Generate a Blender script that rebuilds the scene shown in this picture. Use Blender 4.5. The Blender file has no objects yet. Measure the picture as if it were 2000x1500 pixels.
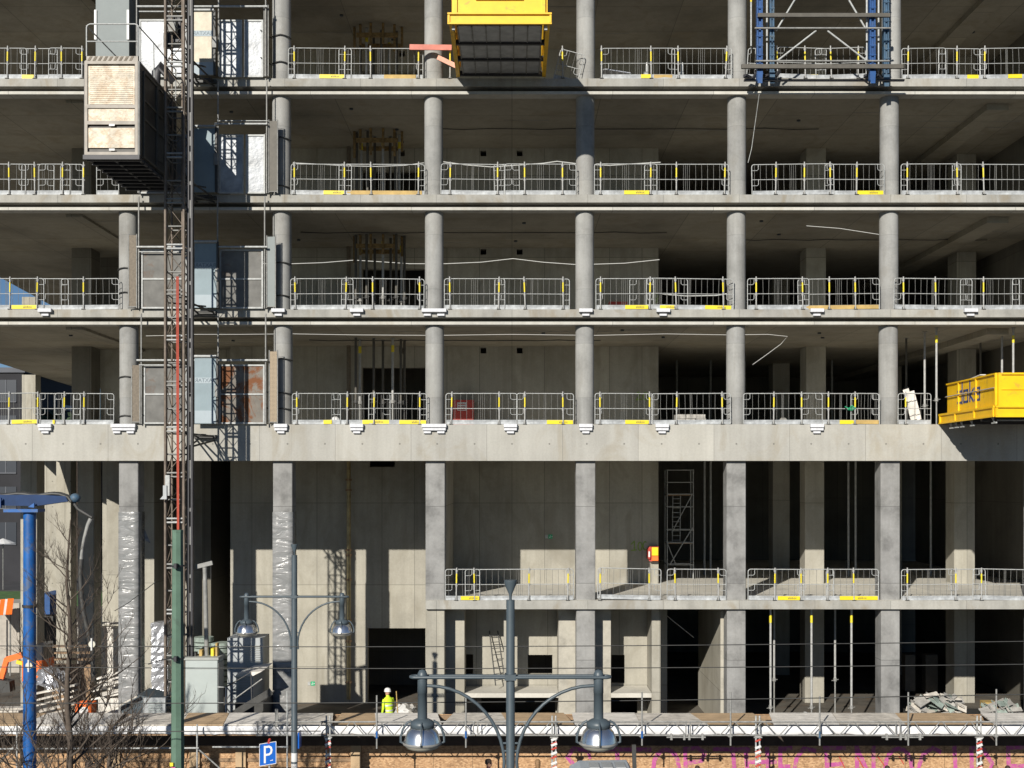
import bpy, math, random
from mathutils import Vector, Matrix
R = math.radians
random.seed(7)
S = bpy.context.scene
COL = S.collection

# ---------------------------------------------------------------- camera, sky, sun, exposure
# eye level is z = 0; the facade plane is y = 0; the street lies at z = -9.8
FP = 2356.0; DC = 43.0; STREET = -9.8; SITE = -9.2
cam = bpy.data.cameras.new('camera'); co = bpy.data.objects.new('camera', cam); COL.objects.link(co)
co.location = (0, -DC, 0); co.rotation_euler = (R(90), 0, 0)
cam.sensor_width = 36; cam.lens = FP/2000*36; cam.shift_y = 190/2000; cam.clip_end = 3000; cam.clip_start = .1
S.camera = co
w = bpy.data.worlds.new('World'); S.world = w; w.use_nodes = True
nt = w.node_tree; bg = nt.nodes['Background']
sky = nt.nodes.new('ShaderNodeTexSky'); sky.sky_type = 'NISHITA'; sky.sun_disc = False
SUNV = Vector((-.40, -1, .504)).normalized()
sky.sun_elevation = math.asin(SUNV.z); sky.sun_rotation = math.atan2(SUNV.x, SUNV.y)
nt.links.new(sky.outputs[0], bg.inputs[0]); bg.inputs[1].default_value = .05
sky.dust_density = 0; sky.air_density = .8; sky.ozone_density = 5
sl = bpy.data.lights.new('sun', 'SUN'); sl.energy = 5; sl.angle = R(.5); sl.color = (1, .945, .85)
so = bpy.data.objects.new('sun', sl); COL.objects.link(so)
so.rotation_euler = SUNV.to_track_quat('Z', 'Y').to_euler()
S.view_settings.view_transform = 'Standard'; S.view_settings.look = 'None'
S.view_settings.exposure = .3; S.view_settings.gamma = 1

def P(px, py, Y):
    d = (DC+Y)/FP
    return Vector(((px-1000)*d, Y, (940-py)*d))
def PX(px, Y): return (px-1000)*(DC+Y)/FP
def PZ(py, Y): return (940-py)*(DC+Y)/FP

# ---------------------------------------------------------------- materials
MATS = {}
def nodes(name):
    m = bpy.data.materials.new(name); m.use_nodes = True
    t = m.node_tree; return m, t, t.nodes['Principled BSDF']
def lin(c): return tuple((x/12.92 if x <= .04045 else ((x+.055)/1.055)**2.4) for x in c)
def noise(t, vec, scale, detail=4, rough=.6, stretch=None, dist=0):
    if stretch:
        mp = t.nodes.new('ShaderNodeMapping'); mp.inputs['Scale'].default_value = stretch
        t.links.new(vec, mp.inputs[0]); vec = mp.outputs[0]
    n = t.nodes.new('ShaderNodeTexNoise'); n.inputs['Scale'].default_value = scale
    n.inputs['Detail'].default_value = detail; n.inputs['Roughness'].default_value = rough
    n.inputs['Distortion'].default_value = dist
    t.links.new(vec, n.inputs['Vector']); return n.outputs['Fac']
def ramp(t, fac, stops):
    r = t.nodes.new('ShaderNodeValToRGB'); e = r.color_ramp.elements
    while len(e) < len(stops): e.new(.5)
    for i, (p, c) in enumerate(stops):
        e[i].position = p; e[i].color = (*c, 1) if len(c) == 3 else c
    t.links.new(fac, r.inputs[0]); return r.outputs['Color']
def mixc(t, a, b, fac, mode='MIX'):
    m = t.nodes.new('ShaderNodeMix'); m.data_type = 'RGBA'; m.blend_type = mode
    for v, s in ((a, m.inputs['A']), (b, m.inputs['B'])):
        if isinstance(v, tuple): s.default_value = (*v, 1)
        else: t.links.new(v, s)
    if isinstance(fac, (int, float)): m.inputs['Factor'].default_value = fac
    else: t.links.new(fac, m.inputs['Factor'])
    return m.outputs['Result']
def math_(t, op, a, b=None, c=None):
    m = t.nodes.new('ShaderNodeMath'); m.operation = op
    for i, v in enumerate((a, b, c)):
        if v is None: continue
        if isinstance(v, (int, float)): m.inputs[i].default_value = v
        else: t.links.new(v, m.inputs[i])
    return m.outputs[0]
def bump(t, b, h, s, d=.02):
    n = t.nodes.new('ShaderNodeBump'); n.inputs['Strength'].default_value = s; n.inputs['Distance'].default_value = d
    t.links.new(h, n.inputs['Height']); t.links.new(n.outputs[0], b.inputs['Normal'])
def wpos(t): return t.nodes.new('ShaderNodeNewGeometry').outputs['Position']

def concrete(name, c, var=.3, streak=.35, jx=0, jy=0, jz=0, stain=.0, warm=(.30, .26, .19), big=.35, jd=.55, off=0.0, rough=.85, ties=False):
    m, t, b = nodes(name); p = wpos(t)
    lo = tuple(x*(1-var) for x in c); hi = tuple(min(1, x*(1+var*.55)) for x in c)
    n1 = noise(t, p, big, 6, .62)
    col = ramp(t, n1, [(.3, lo), (.5, c), (.72, hi)])
    n2 = noise(t, p, 1.0, 5, .6, (3.2, 3.2, .16))
    col = mixc(t, col, ramp(t, n2, [(.3, (.70, .69, .66)), (.6, (1.06, 1.06, 1.05))]), streak, 'MULTIPLY')
    n3 = noise(t, p, 14, 5, .7)
    col = mixc(t, col, ramp(t, n3, [(.3, (.8, .8, .8)), (.7, (1.1, 1.1, 1.1))]), .45, 'MULTIPLY')
    if stain:
        n4 = noise(t, p, .9, 4, .6, (1, 1, .5), 1.2)
        col = mixc(t, col, warm, math_(t, 'MULTIPLY', ramp(t, n4, [(.52, (0, 0, 0)), (.68, (1, 1, 1))]), stain))
    sp = t.nodes.new('ShaderNodeSeparateXYZ'); t.links.new(p, sp.inputs[0])
    line = None
    for ax, pitch, ph in ((0, jx, off), (1, jy, 0), (2, jz, .9)):
        if not pitch: continue
        u = math_(t, 'DIVIDE', math_(t, 'ADD', sp.outputs[ax], 100*pitch+ph), pitch)
        # each panel slightly different in tone
        cell = math_(t, 'FLOOR', u); wn = t.nodes.new('ShaderNodeTexWhiteNoise'); wn.noise_dimensions = '1D'
        t.links.new(cell, wn.inputs['W'])
        col = mixc(t, col, ramp(t, wn.outputs[0], [(0, (.86, .86, .87)), (1, (1.06, 1.05, 1.03))]), .7, 'MULTIPLY')
        f = math_(t, 'ABSOLUTE', math_(t, 'SUBTRACT', math_(t, 'FRACT', u), .5))
        l = math_(t, 'GREATER_THAN', f, .5-.011/pitch)
        line = l if line is None else math_(t, 'MAXIMUM', line, l)
    if line is not None:
        col = mixc(t, col, tuple(x*.35 for x in c), math_(t, 'MULTIPLY', line, jd))
    if ties:
        vz = t.nodes.new('ShaderNodeTexVoronoi'); vz.inputs['Randomness'].default_value = 0
        vz.inputs['Scale'].default_value = .75; t.links.new(p, vz.inputs['Vector'])
        col = mixc(t, col, tuple(x*.3 for x in c), math_(t, 'MULTIPLY', math_(t, 'LESS_THAN', vz.outputs['Distance'], .025), .7))
    t.links.new(col, b.inputs['Base Color']); b.inputs['Roughness'].default_value = rough
    b.inputs['Specular IOR Level'].default_value = .25
    bump(t, b, n3, .25, .01)
    MATS[name] = m; return m

def paint(name, c, rough=.5, metal=0, var=.12, scale=3, rust=0, rustc=(.22, .09, .035), spec=.5, bumpy=.08, rscale=1.6, coat=0, thr=.53):
    m, t, b = nodes(name); tc = t.nodes.new('ShaderNodeTexCoord').outputs['Object']
    n = noise(t, tc, scale, 5, .6)
    col = ramp(t, n, [(.3, tuple(x*(1-var) for x in c)), (.7, tuple(min(1, x*(1+var)) for x in c))])
    if rust:
        n2 = noise(t, tc, rscale, 7, .72, None, .6)
        f = math_(t, 'MULTIPLY', ramp(t, n2, [(thr, (0, 0, 0)), (thr+.07, (1, 1, 1))]), rust)
        col = mixc(t, col, rustc, f)
    t.links.new(col, b.inputs['Base Color'])
    b.inputs['Roughness'].default_value = rough; b.inputs['Metallic'].default_value = metal
    b.inputs['Specular IOR Level'].default_value = spec; b.inputs['Coat Weight'].default_value = coat
    if bumpy: bump(t, b, noise(t, tc, scale*3, 4, .6), bumpy, .02)
    MATS[name] = m; return m

M = MATS
concrete('lip', (.50, .49, .45), .15, .3, jx=3.6, stain=.3, big=.7, jd=.7)
concrete('slab_edge', (.355, .35, .325), .26, .5, jx=2.7, stain=.7, warm=(.25, .215, .16), big=.7, jd=.5)
concrete('beam_face', (.40, .392, .36), .14, .35, jx=2.7, stain=.5, warm=(.30, .27, .21), big=.45, jd=.5, off=.9, ties=True)
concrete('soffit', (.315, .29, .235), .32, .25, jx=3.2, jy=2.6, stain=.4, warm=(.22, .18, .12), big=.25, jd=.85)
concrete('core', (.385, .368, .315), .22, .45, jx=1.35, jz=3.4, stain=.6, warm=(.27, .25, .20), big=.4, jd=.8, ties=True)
concrete('shaded_wall', (.17, .16, .135), .3, .4, jx=1.35, jz=3.4, big=.3)  # darker copy of the core concrete, interior shade put into the colour
concrete('round', (.30, .302, .295), .24, .55, jz=1.95, stain=.25, warm=(.2, .18, .15), big=1.1, jd=.25)
concrete('square', (.255, .255, .25), .45, .4, jz=2.75, big=1.3, jd=.7)
concrete('floor_c', (.57, .55, .49), .2, .0, jx=5.4, stain=.35, warm=(.4, .37, .31), big=.6, jd=.35)
concrete('rough_c', (.38, .36, .31), .25, .1, stain=.3, big=2.5)
concrete('ground', (.11, .10, .085), .5, .0, stain=.6, warm=(.12, .08, .05), big=.8)
paint('galv', (.37, .38, .375), .6, .1, .2, 9, spec=.3)
paint('galv_dull', (.24, .24, .23), .6, .1, .25, 6, spec=.3)
paint('toe', (.33, .345, .355), .6, .1, .35, 4, bumpy=.3, spec=.3)
paint('post', (.36, .36, .35), .6, .1, .15, 8, spec=.3)
paint('wire', (.20, .20, .19), .6, .2, .2, 6)
paint('yellow', (.68, .55, .01), .5, 0, .06, 4)
paint('band', (.68, .56, .03), .5, 0, .05, 4)
paint('toe_wood', (.42, .29, .10), .7, 0, .2, 4)
paint('crane_yellow', (.78, .46, .0), .5, 0, .1, 2, rust=.55, rustc=(.33, .20, .05), rscale=3.5, thr=.58)
paint('ink', (.03, .04, .05), .6, 0, .1)
paint('blue_ink', (.03, .06, .20), .5, 0, .1)
paint('arm_blue_shaded', (.006, .03, .10), .6, 0, .2, 3, spec=.3)  # boom arm's blue darkened to hold its shade
paint('blue_steel', (.008, .062, .21), .5, 0, .25, 3, rust=.35, rustc=(.06, .08, .10), rscale=3)
paint('teal_steel', (.035, .085, .15), .6, 0, .3, 3, rust=.5, rustc=(.09, .10, .085), rscale=3)
paint('blue_mast', (.006, .085, .30), .5, 0, .22, 2, rust=.55, rustc=(.10, .11, .11), rscale=2.2)
paint('lamp_paint', (.06, .08, .095), .45, 0, .1, 4)
paint('green_paint', (.092, .155, .115), .65, 0, .16, 3, rust=.5, rustc=(.07, .10, .08), rscale=4, thr=.57, spec=.3)
paint('dark_steel', (.05, .05, .048), .55, .2, .25, 4)
paint('waling', (.085, .078, .065), .6, .1, .2, 4)
paint('mast_brown', (.15, .12, .095), .6, .15, .3, 5)
paint('mast_dark', (.035, .035, .04), .55, .2, .2, 5)
paint('red_cable', (.40, .07, .04), .55, 0, .1, 5)
paint('red', (.42, .05, .035), .6, 0, .15, 3)
paint('orange', (.85, .16, .02), .55, 0, .12, 3)
paint('white', (.62, .62, .61), .5, 0, .06, 4)
paint('white_board', (.58, .59, .62), .8, 0, .12, 9, spec=.2)
paint('cream_sheet', (.42, .38, .30), .55, .1, .2, 3, spec=.4)
paint('silver_sheet', (.33, .355, .385), .42, 0, .55, 1.3, bumpy=1.0, spec=.6)
paint('grey_sheet', (.15, .148, .14), .75, 0, .25, 2, rust=.5, rustc=(.13, .07, .04), rscale=1.2, thr=.58, spec=.25)
paint('rusty_sheet', (.17, .155, .135), .75, 0, .2, 2, rust=.95, rscale=.9, rustc=(.16, .06, .022), thr=.46, spec=.25)
paint('door_sheet', (.22, .28, .31), .6, 0, .12, 1.2, spec=.3)
paint('door_band', (.33, .385, .42), .6, 0, .05, 2, spec=.3)
paint('door_text', (.10, .14, .17), .5, 0, .05)
paint('tan_mesh', (.15, .125, .095), .7, .1, .25, 12)
paint('clad_grey', (.235, .26, .26), .7, 0, .05, 2, spec=.2)
paint('cage_front', (.50, .435, .33), .5, 0, .35, 4, rust=.6, rustc=(.36, .235, .12), rscale=3.2, bumpy=.6, spec=.6, thr=.5)
paint('cage_frame', (.36, .33, .29), .65, 0, .15, 4, spec=.3)
paint('cage_side', (.035, .033, .03), .5, .3, .3, 4)
paint('platform_panel', (.36, .37, .38), .5, .4, .2, 3)
paint('form_old', (.20, .13, .05), .8, 0, .5, 8)
paint('shade_brown', (.045, .032, .025), .8, 0, .3, 4)  # dark brown for the added shade strip on the hoarding
paint('wood', (.26, .17, .10), .8, 0, .3, 6)
paint('plank_grey', (.50, .465, .41), .85, 0, .35, 3)
paint('plank_light', (.62, .59, .54), .85, 0, .2, 3)
paint('plank_brown', (.42, .30, .18), .8, 0, .2, 2)
paint('red_wood', (.50, .17, .13), .7, 0, .2, 4)
paint('pink_wood', (.60, .30, .22), .7, 0, .2, 4)
paint('tarp', (.68, .68, .69), .45, 0, .08, 3, bumpy=.6)
paint('brass', (.36, .29, .15), .5, .3, .3, 5)
paint('hi_vis', (.62, .90, .03), .7, 0, .06, 9)
paint('reflective', (.6, .62, .6), .5, .2, .05)
paint('skin', (.50, .28, .19), .55, 0, .06, 9)
paint('hair', (.045, .025, .015), .7, 0, .3, 30)
paint('hair_blond', (.22, .13, .06), .7, 0, .3, 30)
paint('cloth_dark', (.05, .035, .035), .9, 0, .2, 8)
paint('cloth_red', (.16, .06, .05), .9, 0, .2, 8)
paint('cabinet', (.36, .40, .39), .65, 0, .06, 1.5, spec=.3)
paint('cabinet_side', (.30, .31, .29), .6, 0, .1, 2)
paint('louver', (.34, .36, .37), .5, .1, .1, 3)
paint('tyre', (.03, .03, .03), .85, 0, .1)
paint('truck', (.33, .37, .41), .4, 0, .05, 2)
paint('bark', (.08, .062, .048), .9, 0, .35, 12)
paint('sign_blue', (.0, .09, .42), .35, 0, .04, 3)
paint('sign_green', (.02, .35, .16), .5, 0, .1)
paint('graffiti', (.40, .075, .25), .75, 0, .2, 5, rust=.75, rustc=(.40, .24, .16), rscale=7, thr=.50)
paint('graffiti_green', (.20, .30, .05), .7, 0, .3, 12)
paint('magenta', (.6, .1, .3), .6)
paint('far_wall_shaded', (.022, .022, .026), .9, 0, .4, .2)  # shade on the far facades put into this near-black colour
paint('far_pale', (.10, .105, .12), .9, 0, .1, .5)
paint('far_roof', (.55, .55, .52), .8, 0, .1, .5)
paint('asphalt', (.04, .04, .043), .9, 0, .25, .6, bumpy=.1)
paint('grass', (.055, .12, .03), .95, 0, .4, 2, bumpy=.5)
paint('paving', (.065, .063, .06), .9, 0, .25, 1)
paint('pile_green', (.24, .29, .26), .7, 0, .35, 4, bumpy=.5)
paint('pile_grey', (.30, .29, .27), .7, 0, .35, 4, bumpy=.5)
paint('foil_white', (.45, .46, .49), .22, .45, .3, 6, bumpy=1.0)
paint('leaf_dark', (.035, .06, .03), .9, 0, .4, 2)
def special():
    # plastic film wrapped round the columns
    m, t, b = nodes('film'); tc = t.nodes.new('ShaderNodeTexCoord').outputs['Object']
    n = noise(t, tc, 1.25, 4, .5, (.8, .8, 2.8), 1.8)
    t.links.new(ramp(t, n, [(.3, (.17, .175, .175)), (.7, (.29, .29, .29))]), b.inputs['Base Color'])
    b.inputs['Roughness'].default_value = .24; b.inputs['Specular IOR Level'].default_value = .6
    b.inputs['Coat Weight'].default_value = .25; b.inputs['Coat Roughness'].default_value = .12
    bump(t, b, n, 1.0, .038); M['film'] = m
    # lamp reflector bowl
    m, t, b = nodes('bowl'); b.inputs['Metallic'].default_value = .95; b.inputs['Roughness'].default_value = .22
    b.inputs['Base Color'].default_value = (.85, .85, .85, 1); M['bowl'] = m
    m, t, b = nodes('lens'); b.inputs['Base Color'].default_value = (.55, .53, .45, 1); b.inputs['Roughness'].default_value = .25; M['lens'] = m
    m, t, b = nodes('window_glass'); b.inputs['Base Color'].default_value = (.015, .02, .03, 1); b.inputs['Roughness'].default_value = .35; M['window_glass'] = m
    m, t, b = nodes('light_hose'); b.inputs['Base Color'].default_value = (.8, .8, .75, 1)
    b.inputs['Emission Color'].default_value = (1, .97, .88, 1); b.inputs['Emission Strength'].default_value = .55; M['light_hose'] = m
    m, t, b = nodes('void'); b.inputs['Base Color'].default_value = (.02, .02, .02, 1); b.inputs['Roughness'].default_value = 1; M['void'] = m
    # oriented strand board hoarding
    m, t, b = nodes('osb'); p = wpos(t)
    v = t.nodes.new('ShaderNodeTexVoronoi'); v.inputs['Scale'].default_value = 15
    mp = t.nodes.new('ShaderNodeMapping'); mp.inputs['Scale'].default_value = (1, 1, 2.0); mp.inputs['Rotation'].default_value = (.2, .9, .3)
    t.links.new(p, mp.inputs[0]); t.links.new(mp.outputs[0], v.inputs['Vector'])
    c = ramp(t, v.outputs['Color'], [(.1, (.27, .16, .085)), (.5, (.42, .26, .14)), (.9, (.56, .38, .22))])
    c = mixc(t, c, ramp(t, noise(t, p, .8, 4), [(.3, (.75, .72, .7)), (.7, (1.1, 1.05, 1))]), .8, 'MULTIPLY')
    sp = t.nodes.new('ShaderNodeSeparateXYZ'); t.links.new(p, sp.inputs[0])
    u = math_(t, 'FRACT', math_(t, 'DIVIDE', math_(t, 'ADD', sp.outputs[0], 250), 1.25))
    c = mixc(t, c, (.1, .06, .03), math_(t, 'MULTIPLY', math_(t, 'GREATER_THAN', math_(t, 'ABSOLUTE', math_(t, 'SUBTRACT', u, .5)), .493), .7))
    t.links.new(c, b.inputs['Base Color']); b.inputs['Roughness'].default_value = .8; M['osb'] = m
    # expanded metal screen: alpha pattern replaced by a fine bright/dark weave
    m, t, b = nodes('weave'); tc = t.nodes.new('ShaderNodeTexCoord').outputs['Object']
    v = t.nodes.new('ShaderNodeTexVoronoi'); v.feature = 'DISTANCE_TO_EDGE'; v.inputs['Scale'].default_value = 22; v.inputs['Randomness'].default_value = .2
    t.links.new(tc, v.inputs['Vector'])
    t.links.new(ramp(t, v.outputs[0], [(.08, (.42, .33, .22)), (.2, (.12, .09, .06))]), b.inputs['Base Color']); b.inputs['Roughness'].default_value = .6; M['weave'] = m
special()

# ---------------------------------------------------------------- mesh builder
ORG = {}
class MB:
    def __init__(s): s.v = []; s.f = []; s.sm = []
    def add(s, vs, fs, smooth=False):
        o = len(s.v); s.v += [Vector(v) for v in vs]; s.f += [tuple(i+o for i in f) for f in fs]; s.sm += [smooth]*len(fs); return s
    def box(s, x0, x1, y0, y1, z0, z1):
        if x0 > x1: x0, x1 = x1, x0
        if y0 > y1: y0, y1 = y1, y0
        if z0 > z1: z0, z1 = z1, z0
        return s.add([(x, y, z) for z in (z0, z1) for y in (y0, y1) for x in (x0, x1)],
                     [(0, 2, 3, 1), (4, 5, 7, 6), (0, 1, 5, 4), (2, 6, 7, 3), (0, 4, 6, 2), (1, 3, 7, 5)])
    def bbox(s, x0, x1, y0, y1, z0, z1, b=.01):  # box with chamfered vertical + front edges
        if x0 > x1: x0, x1 = x1, x0
        if y0 > y1: y0, y1 = y1, y0
        if z0 > z1: z0, z1 = z1, z0
        pts = [(x0+b, y0), (x1-b, y0), (x1, y0+b), (x1, y1-b), (x1-b, y1), (x0+b, y1), (x0, y1-b), (x0, y0+b)]
        return s.prism(pts, z0, z1)
    def prism(s, pts, z0, z1, axis='z', smooth=False):
        n = len(pts)
        def mk(p, q):
            return (p[0], p[1], q) if axis == 'z' else ((p[0], q, p[1]) if axis == 'y' else (q, p[0], p[1]))
        vs = [mk(p, z0) for p in pts]+[mk(p, z1) for p in pts]
        fs = [(i, (i+1) % n, n+(i+1) % n, n+i) for i in range(n)]
        s.add(vs, fs, smooth); s.add(vs, [tuple(range(n-1, -1, -1)), tuple(range(n, 2*n))]); return s
    def bar(s, a, b, w, h=None, up=(0, 0, 1)):
        a, b = Vector(a), Vector(b); h = h or w; d = (b-a).normalized(); up = Vector(up)
        if abs(d.dot(up)) > .98: up = Vector((0, 1, 0))
        x = d.cross(up).normalized()*w/2; y = x.cross(d).normalized()*h/2
        vs = [p+i*x+j*y for p in (a, b) for i, j in ((-1, -1), (1, -1), (1, 1), (-1, 1))]
        return s.add(vs, [(0, 1, 2, 3), (7, 6, 5, 4)]+[(i, 4+i, 4+(i+1) % 4, (i+1) % 4) for i in range(4)])
    def tube(s, pts, r, n=6, cap=True, smooth=True):
        pts = [Vector(p) for p in pts]; k = len(pts); rr = r if isinstance(r, (list, tuple)) else [r]*k
        vs = []; prev = None
        for i, p in enumerate(pts):
            d = (pts[min(i+1, k-1)]-pts[max(i-1, 0)])
            d = d.normalized() if d.length > 1e-9 else Vector((0, 0, 1))
            if prev is None:
                u = d.cross(Vector((0, 0, 1)) if abs(d.z) < .9 else Vector((0, 1, 0))).normalized()
            else:
                u = (prev-d*prev.dot(d)); u = u.normalized() if u.length > 1e-6 else d.orthogonal().normalized()
            prev = u; v = d.cross(u)
            for j in range(n):
                a = 2*math.pi*j/n; vs.append(p+(u*math.cos(a)+v*math.sin(a))*rr[i])
        fs = [(i*n+j, i*n+(j+1) % n, (i+1)*n+(j+1) % n, (i+1)*n+j) for i in range(k-1) for j in range(n)]
        s.add(vs, fs, smooth)
        if cap: s.add(vs[:n]+vs[-n:], [tuple(range(n-1, -1, -1)), tuple(range(n, 2*n))])
        return s
    def lathe(s, prof, c, n=24, smooth=True, a0=0, a1=360):
        c = Vector(c); full = a1-a0 >= 360; m = n if full else n+1
        vs = [c+Vector((r*math.cos(R(a0+(a1-a0)*j/n)), r*math.sin(R(a0+(a1-a0)*j/n)), z)) for r, z in prof for j in range(m)]
        fs = [(i*m+j, i*m+(j+1) % m, (i+1)*m+(j+1) % m, (i+1)*m+j) for i in range(len(prof)-1) for j in range(n)]
        return s.add(vs, fs, smooth)
    def build(s, name, mat, parent=None, loc=None):
        if parent is not None: org = ORG[parent.name]
        elif loc is not None: org = Vector(loc)
        else:
            xs = [v.x for v in s.v]; ys = [v.y for v in s.v]
            org = Vector(((min(xs)+max(xs))/2, (min(ys)+max(ys))/2, min(v.z for v in s.v)))
        me = bpy.data.meshes.new(name); me.from_pydata([v-org for v in s.v], [], s.f); me.update()
        me.polygons.foreach_set('use_smooth', s.sm)
        mats = mat if isinstance(mat, (list, tuple)) else [mat]
        for q in mats: me.materials.append(M[q])
        o = bpy.data.objects.new(name, me); COL.objects.link(o)
        if parent is not None: o.parent = parent
        else: o.location = org
        ORG[o.name] = org
        return o
def tag(o, label=None, cat=None, group=None, kind=None):
    if label: o['label'] = label
    if cat: o['category'] = cat
    if group: o['group'] = group
    if kind: o['kind'] = kind
    return o
def thing(name, label, cat, loc, group=None):
    o = bpy.data.objects.new(name, None); COL.objects.link(o); o.location = loc; o.empty_display_size = .2
    ORG[o.name] = Vector(loc); return tag(o, label, cat, group)
def copy_tree(o, loc, label, parent=None):
    c = o.copy(); COL.objects.link(c); c.parent = parent
    if parent is None:
        c.location = loc; ORG[c.name] = Vector(loc); c['label'] = label
    for ch in list(KIDS.get(o.name, [])): copy_tree(ch, None, None, c)
    return c
KIDS = {}
def kids(o):  # register children for later copying
    KIDS[o.name] = [c for c in COL.objects if c.parent == o]
    for c in KIDS[o.name]: kids(c)
def circ(cx, cy, r, n): return [(cx+r*math.cos(2*math.pi*i/n), cy+r*math.sin(2*math.pi*i/n)) for i in range(n)]
def holes_wall(mb, x0, x1, z0, z1, y0, y1, holes):
    xs = sorted({x0, x1, *[h[0] for h in holes], *[h[1] for h in holes]}); xs = [x for x in xs if x0 <= x <= x1]
    zs = sorted({z0, z1, *[h[2] for h in holes], *[h[3] for h in holes]}); zs = [z for z in zs if z0 <= z <= z1]
    for i in range(len(xs)-1):
        run = None
        for j in range(len(zs)-1):
            cx, cz = (xs[i]+xs[i+1])/2, (zs[j]+zs[j+1])/2
            solid = not any(h[0] < cx < h[1] and h[2] < cz < h[3] for h in holes)
            if solid: run = (run[0], zs[j+1]) if run else (zs[j], zs[j+1])
            if (not solid or j == len(zs)-2) and run:
                mb.box(xs[i], xs[i+1], y0, y1, run[0], run[1]); run = None
ORD = ['first', 'second', 'third', 'fourth', 'fifth', 'sixth', 'seventh', 'eighth', 'ninth', 'tenth', 'eleventh', 'twelfth']

# ---------------------------------------------------------------- setting
def struct(name, mb, mat): return tag(mb.build(name, mat), kind='structure')
struct('ground', MB().box(-900, 900, -120, 1500, STREET-.3, STREET-.02), 'paving')
struct('road', MB().box(-300, 300, -36, -9.6, STREET-.01, STREET), 'asphalt')
struct('pavement', MB().box(-300, 300, -9.6, -5.2, STREET, STREET+.12), 'paving')
struct('side_road', MB().box(-200, -16, 66, 86, STREET-.01, STREET+.004), 'asphalt')
struct('lawn', MB().box(-120, -20, 52, 64, STREET, STREET+.05), 'grass')
struct('site_ground', MB().box(-60, 40, -4.5, 32, STREET-.01, SITE), 'ground')

# ---------------------------------------------------------------- the building
XL, XR, YB = -22.0, 26.0, 30.0
LV = {'A': 14.36, 'B': 10.22, 'C': 6.13, 'D': 2.03, 'E': -4.25}
LVR = 18.48
bld = thing('concrete_building', 'unfinished grey concrete building frame with open floors and columns', 'building', (0, 0, SITE))
left = [(0, XL), (14, -24.4), (27, -25.9), (YB, -26.2)]
def slab_poly(y0, xl0=XL): return [(xl0, y0), (XR, y0), (XR, YB)]+[(x, y) for y, x in reversed(left[1:])]
for nm, z in [('R', LVR), ('A', 14.36), ('B', 10.22), ('C', 6.13)]:
    # upper nose (proud) and set-back lower lip; soffit below
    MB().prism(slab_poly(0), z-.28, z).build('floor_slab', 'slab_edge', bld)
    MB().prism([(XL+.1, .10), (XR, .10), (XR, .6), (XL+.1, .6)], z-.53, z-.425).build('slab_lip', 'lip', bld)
    MB().prism([(XL+.1, .5), (XR, .5), (XR, .6), (XL+.1, .6)], z-.422, z-.283).build('slab_groove', 'shaded_wall', bld)
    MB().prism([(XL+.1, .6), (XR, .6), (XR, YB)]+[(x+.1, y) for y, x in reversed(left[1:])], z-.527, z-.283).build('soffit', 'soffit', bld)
    # downstand beams running front to back
    MB().box(17.4, 18.2, 1.2, 24, z-.75, z-.53).build('ceiling_beam', 'soffit', bld)
    MB().box(-16.2, -15.6, .8, 24, z-.62, z-.53).build('ceiling_beam', 'soffit', bld)
rnd = random.Random(21)
for k, (z, n_) in enumerate(((5.603, 9), (9.693, 9), (13.833, 9), (17.953, 7))):
    for i in range(n_):
        x, y = rnd.uniform(-17, 19), rnd.uniform(1.2, 6.5); MB().tube([(x, y, z), (x, y, z-.05)], .07, 8).build('socket', 'ink', bld)
    for i in range(5):
        x, y = rnd.uniform(-17, 17), rnd.uniform(1.5, 6); MB().box(x, x+rnd.uniform(1, 4), y, y+.015, z-.012, z).build('board_fin', 'round', bld)
# level D: deep edge beam with slab behind
dl = [(-21.3, 0), (XR, 0), (XR, YB), (-26.2, YB), (-25.9, 27), (-24.5, 14.5), (-19.75, 6.5)]
MB().prism([(-21.2, .5)]+[(XR, .5)]+dl[2:], 1.55, 2.03).build('floor_slab', 'floor_c', bld)
MB().box(-21.3, XR, 0, .5, .73, 2.03).build('edge_beam', 'beam_face', bld)
for x in [-13.67, -8.2, -2.74, 2.62, 8.0, 13.45, 18.9]:
    MB().box(x-.34, x+.34, -.004, .003, .735, 2.025).build('beam_joint', 'beam_face', bld)
# level E slab (only from the third column bay to the right)
MB().box(-3.08, XR, 0, YB-8, -4.56, -4.25).build('floor_slab', 'slab_edge', bld)
MB().box(-3.05, XR-.1, .02, YB-8.1, -4.248, -4.246).build('floor_finish', 'floor_c', bld)
# front columns
cols = {'A': [(-17.4-1.7, 0)], }
cxr = {  # centre pixels of the round columns per storey
 'top': [550, 847, 1144, 1440, 1741], 'A': [550, 847, 1143, 1439, 1737], 'B': [251, 551, 848, 1142, 1438, 1736],
 'C': [252, 553, 849, 1142, 1437, 1735]}
for lev, z0, z1 in [('top', 14.36, LVR-.53), ('A', 10.22, 13.83), ('B', 6.13, 9.69), ('C', 2.03, 5.60)]:
    xs = cxr[lev] + [2033]
    for px in xs:
        x = PX(px, .55); MB().lathe([(.335, z0), (.335, z1)], (x, .57, 0), 40).build('round_column', 'round', bld)
for px in [251, 552, 850, 1144, 1438, 1739, 2034]:
    x = PX(px, .18); b = .015
    if px >= 850:
        MB().bbox(x-.345, x+.345, .18, .90, -4.25, .73, .02).build('square_column', 'square', bld)
        MB().bbox(x-.335, x+.335, .16, .88, SITE, -4.56, .02).build('square_column', 'square' if px > 900 else 'core', bld)
    else:
        MB().bbox(x-.345, x+.345, .18, .90, SITE, .73, .02).build('square_column', 'square', bld)
    MB().box(x-.28, x+.28, .3, .8, .70, .735).build('column_head', 'ink', bld)
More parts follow.
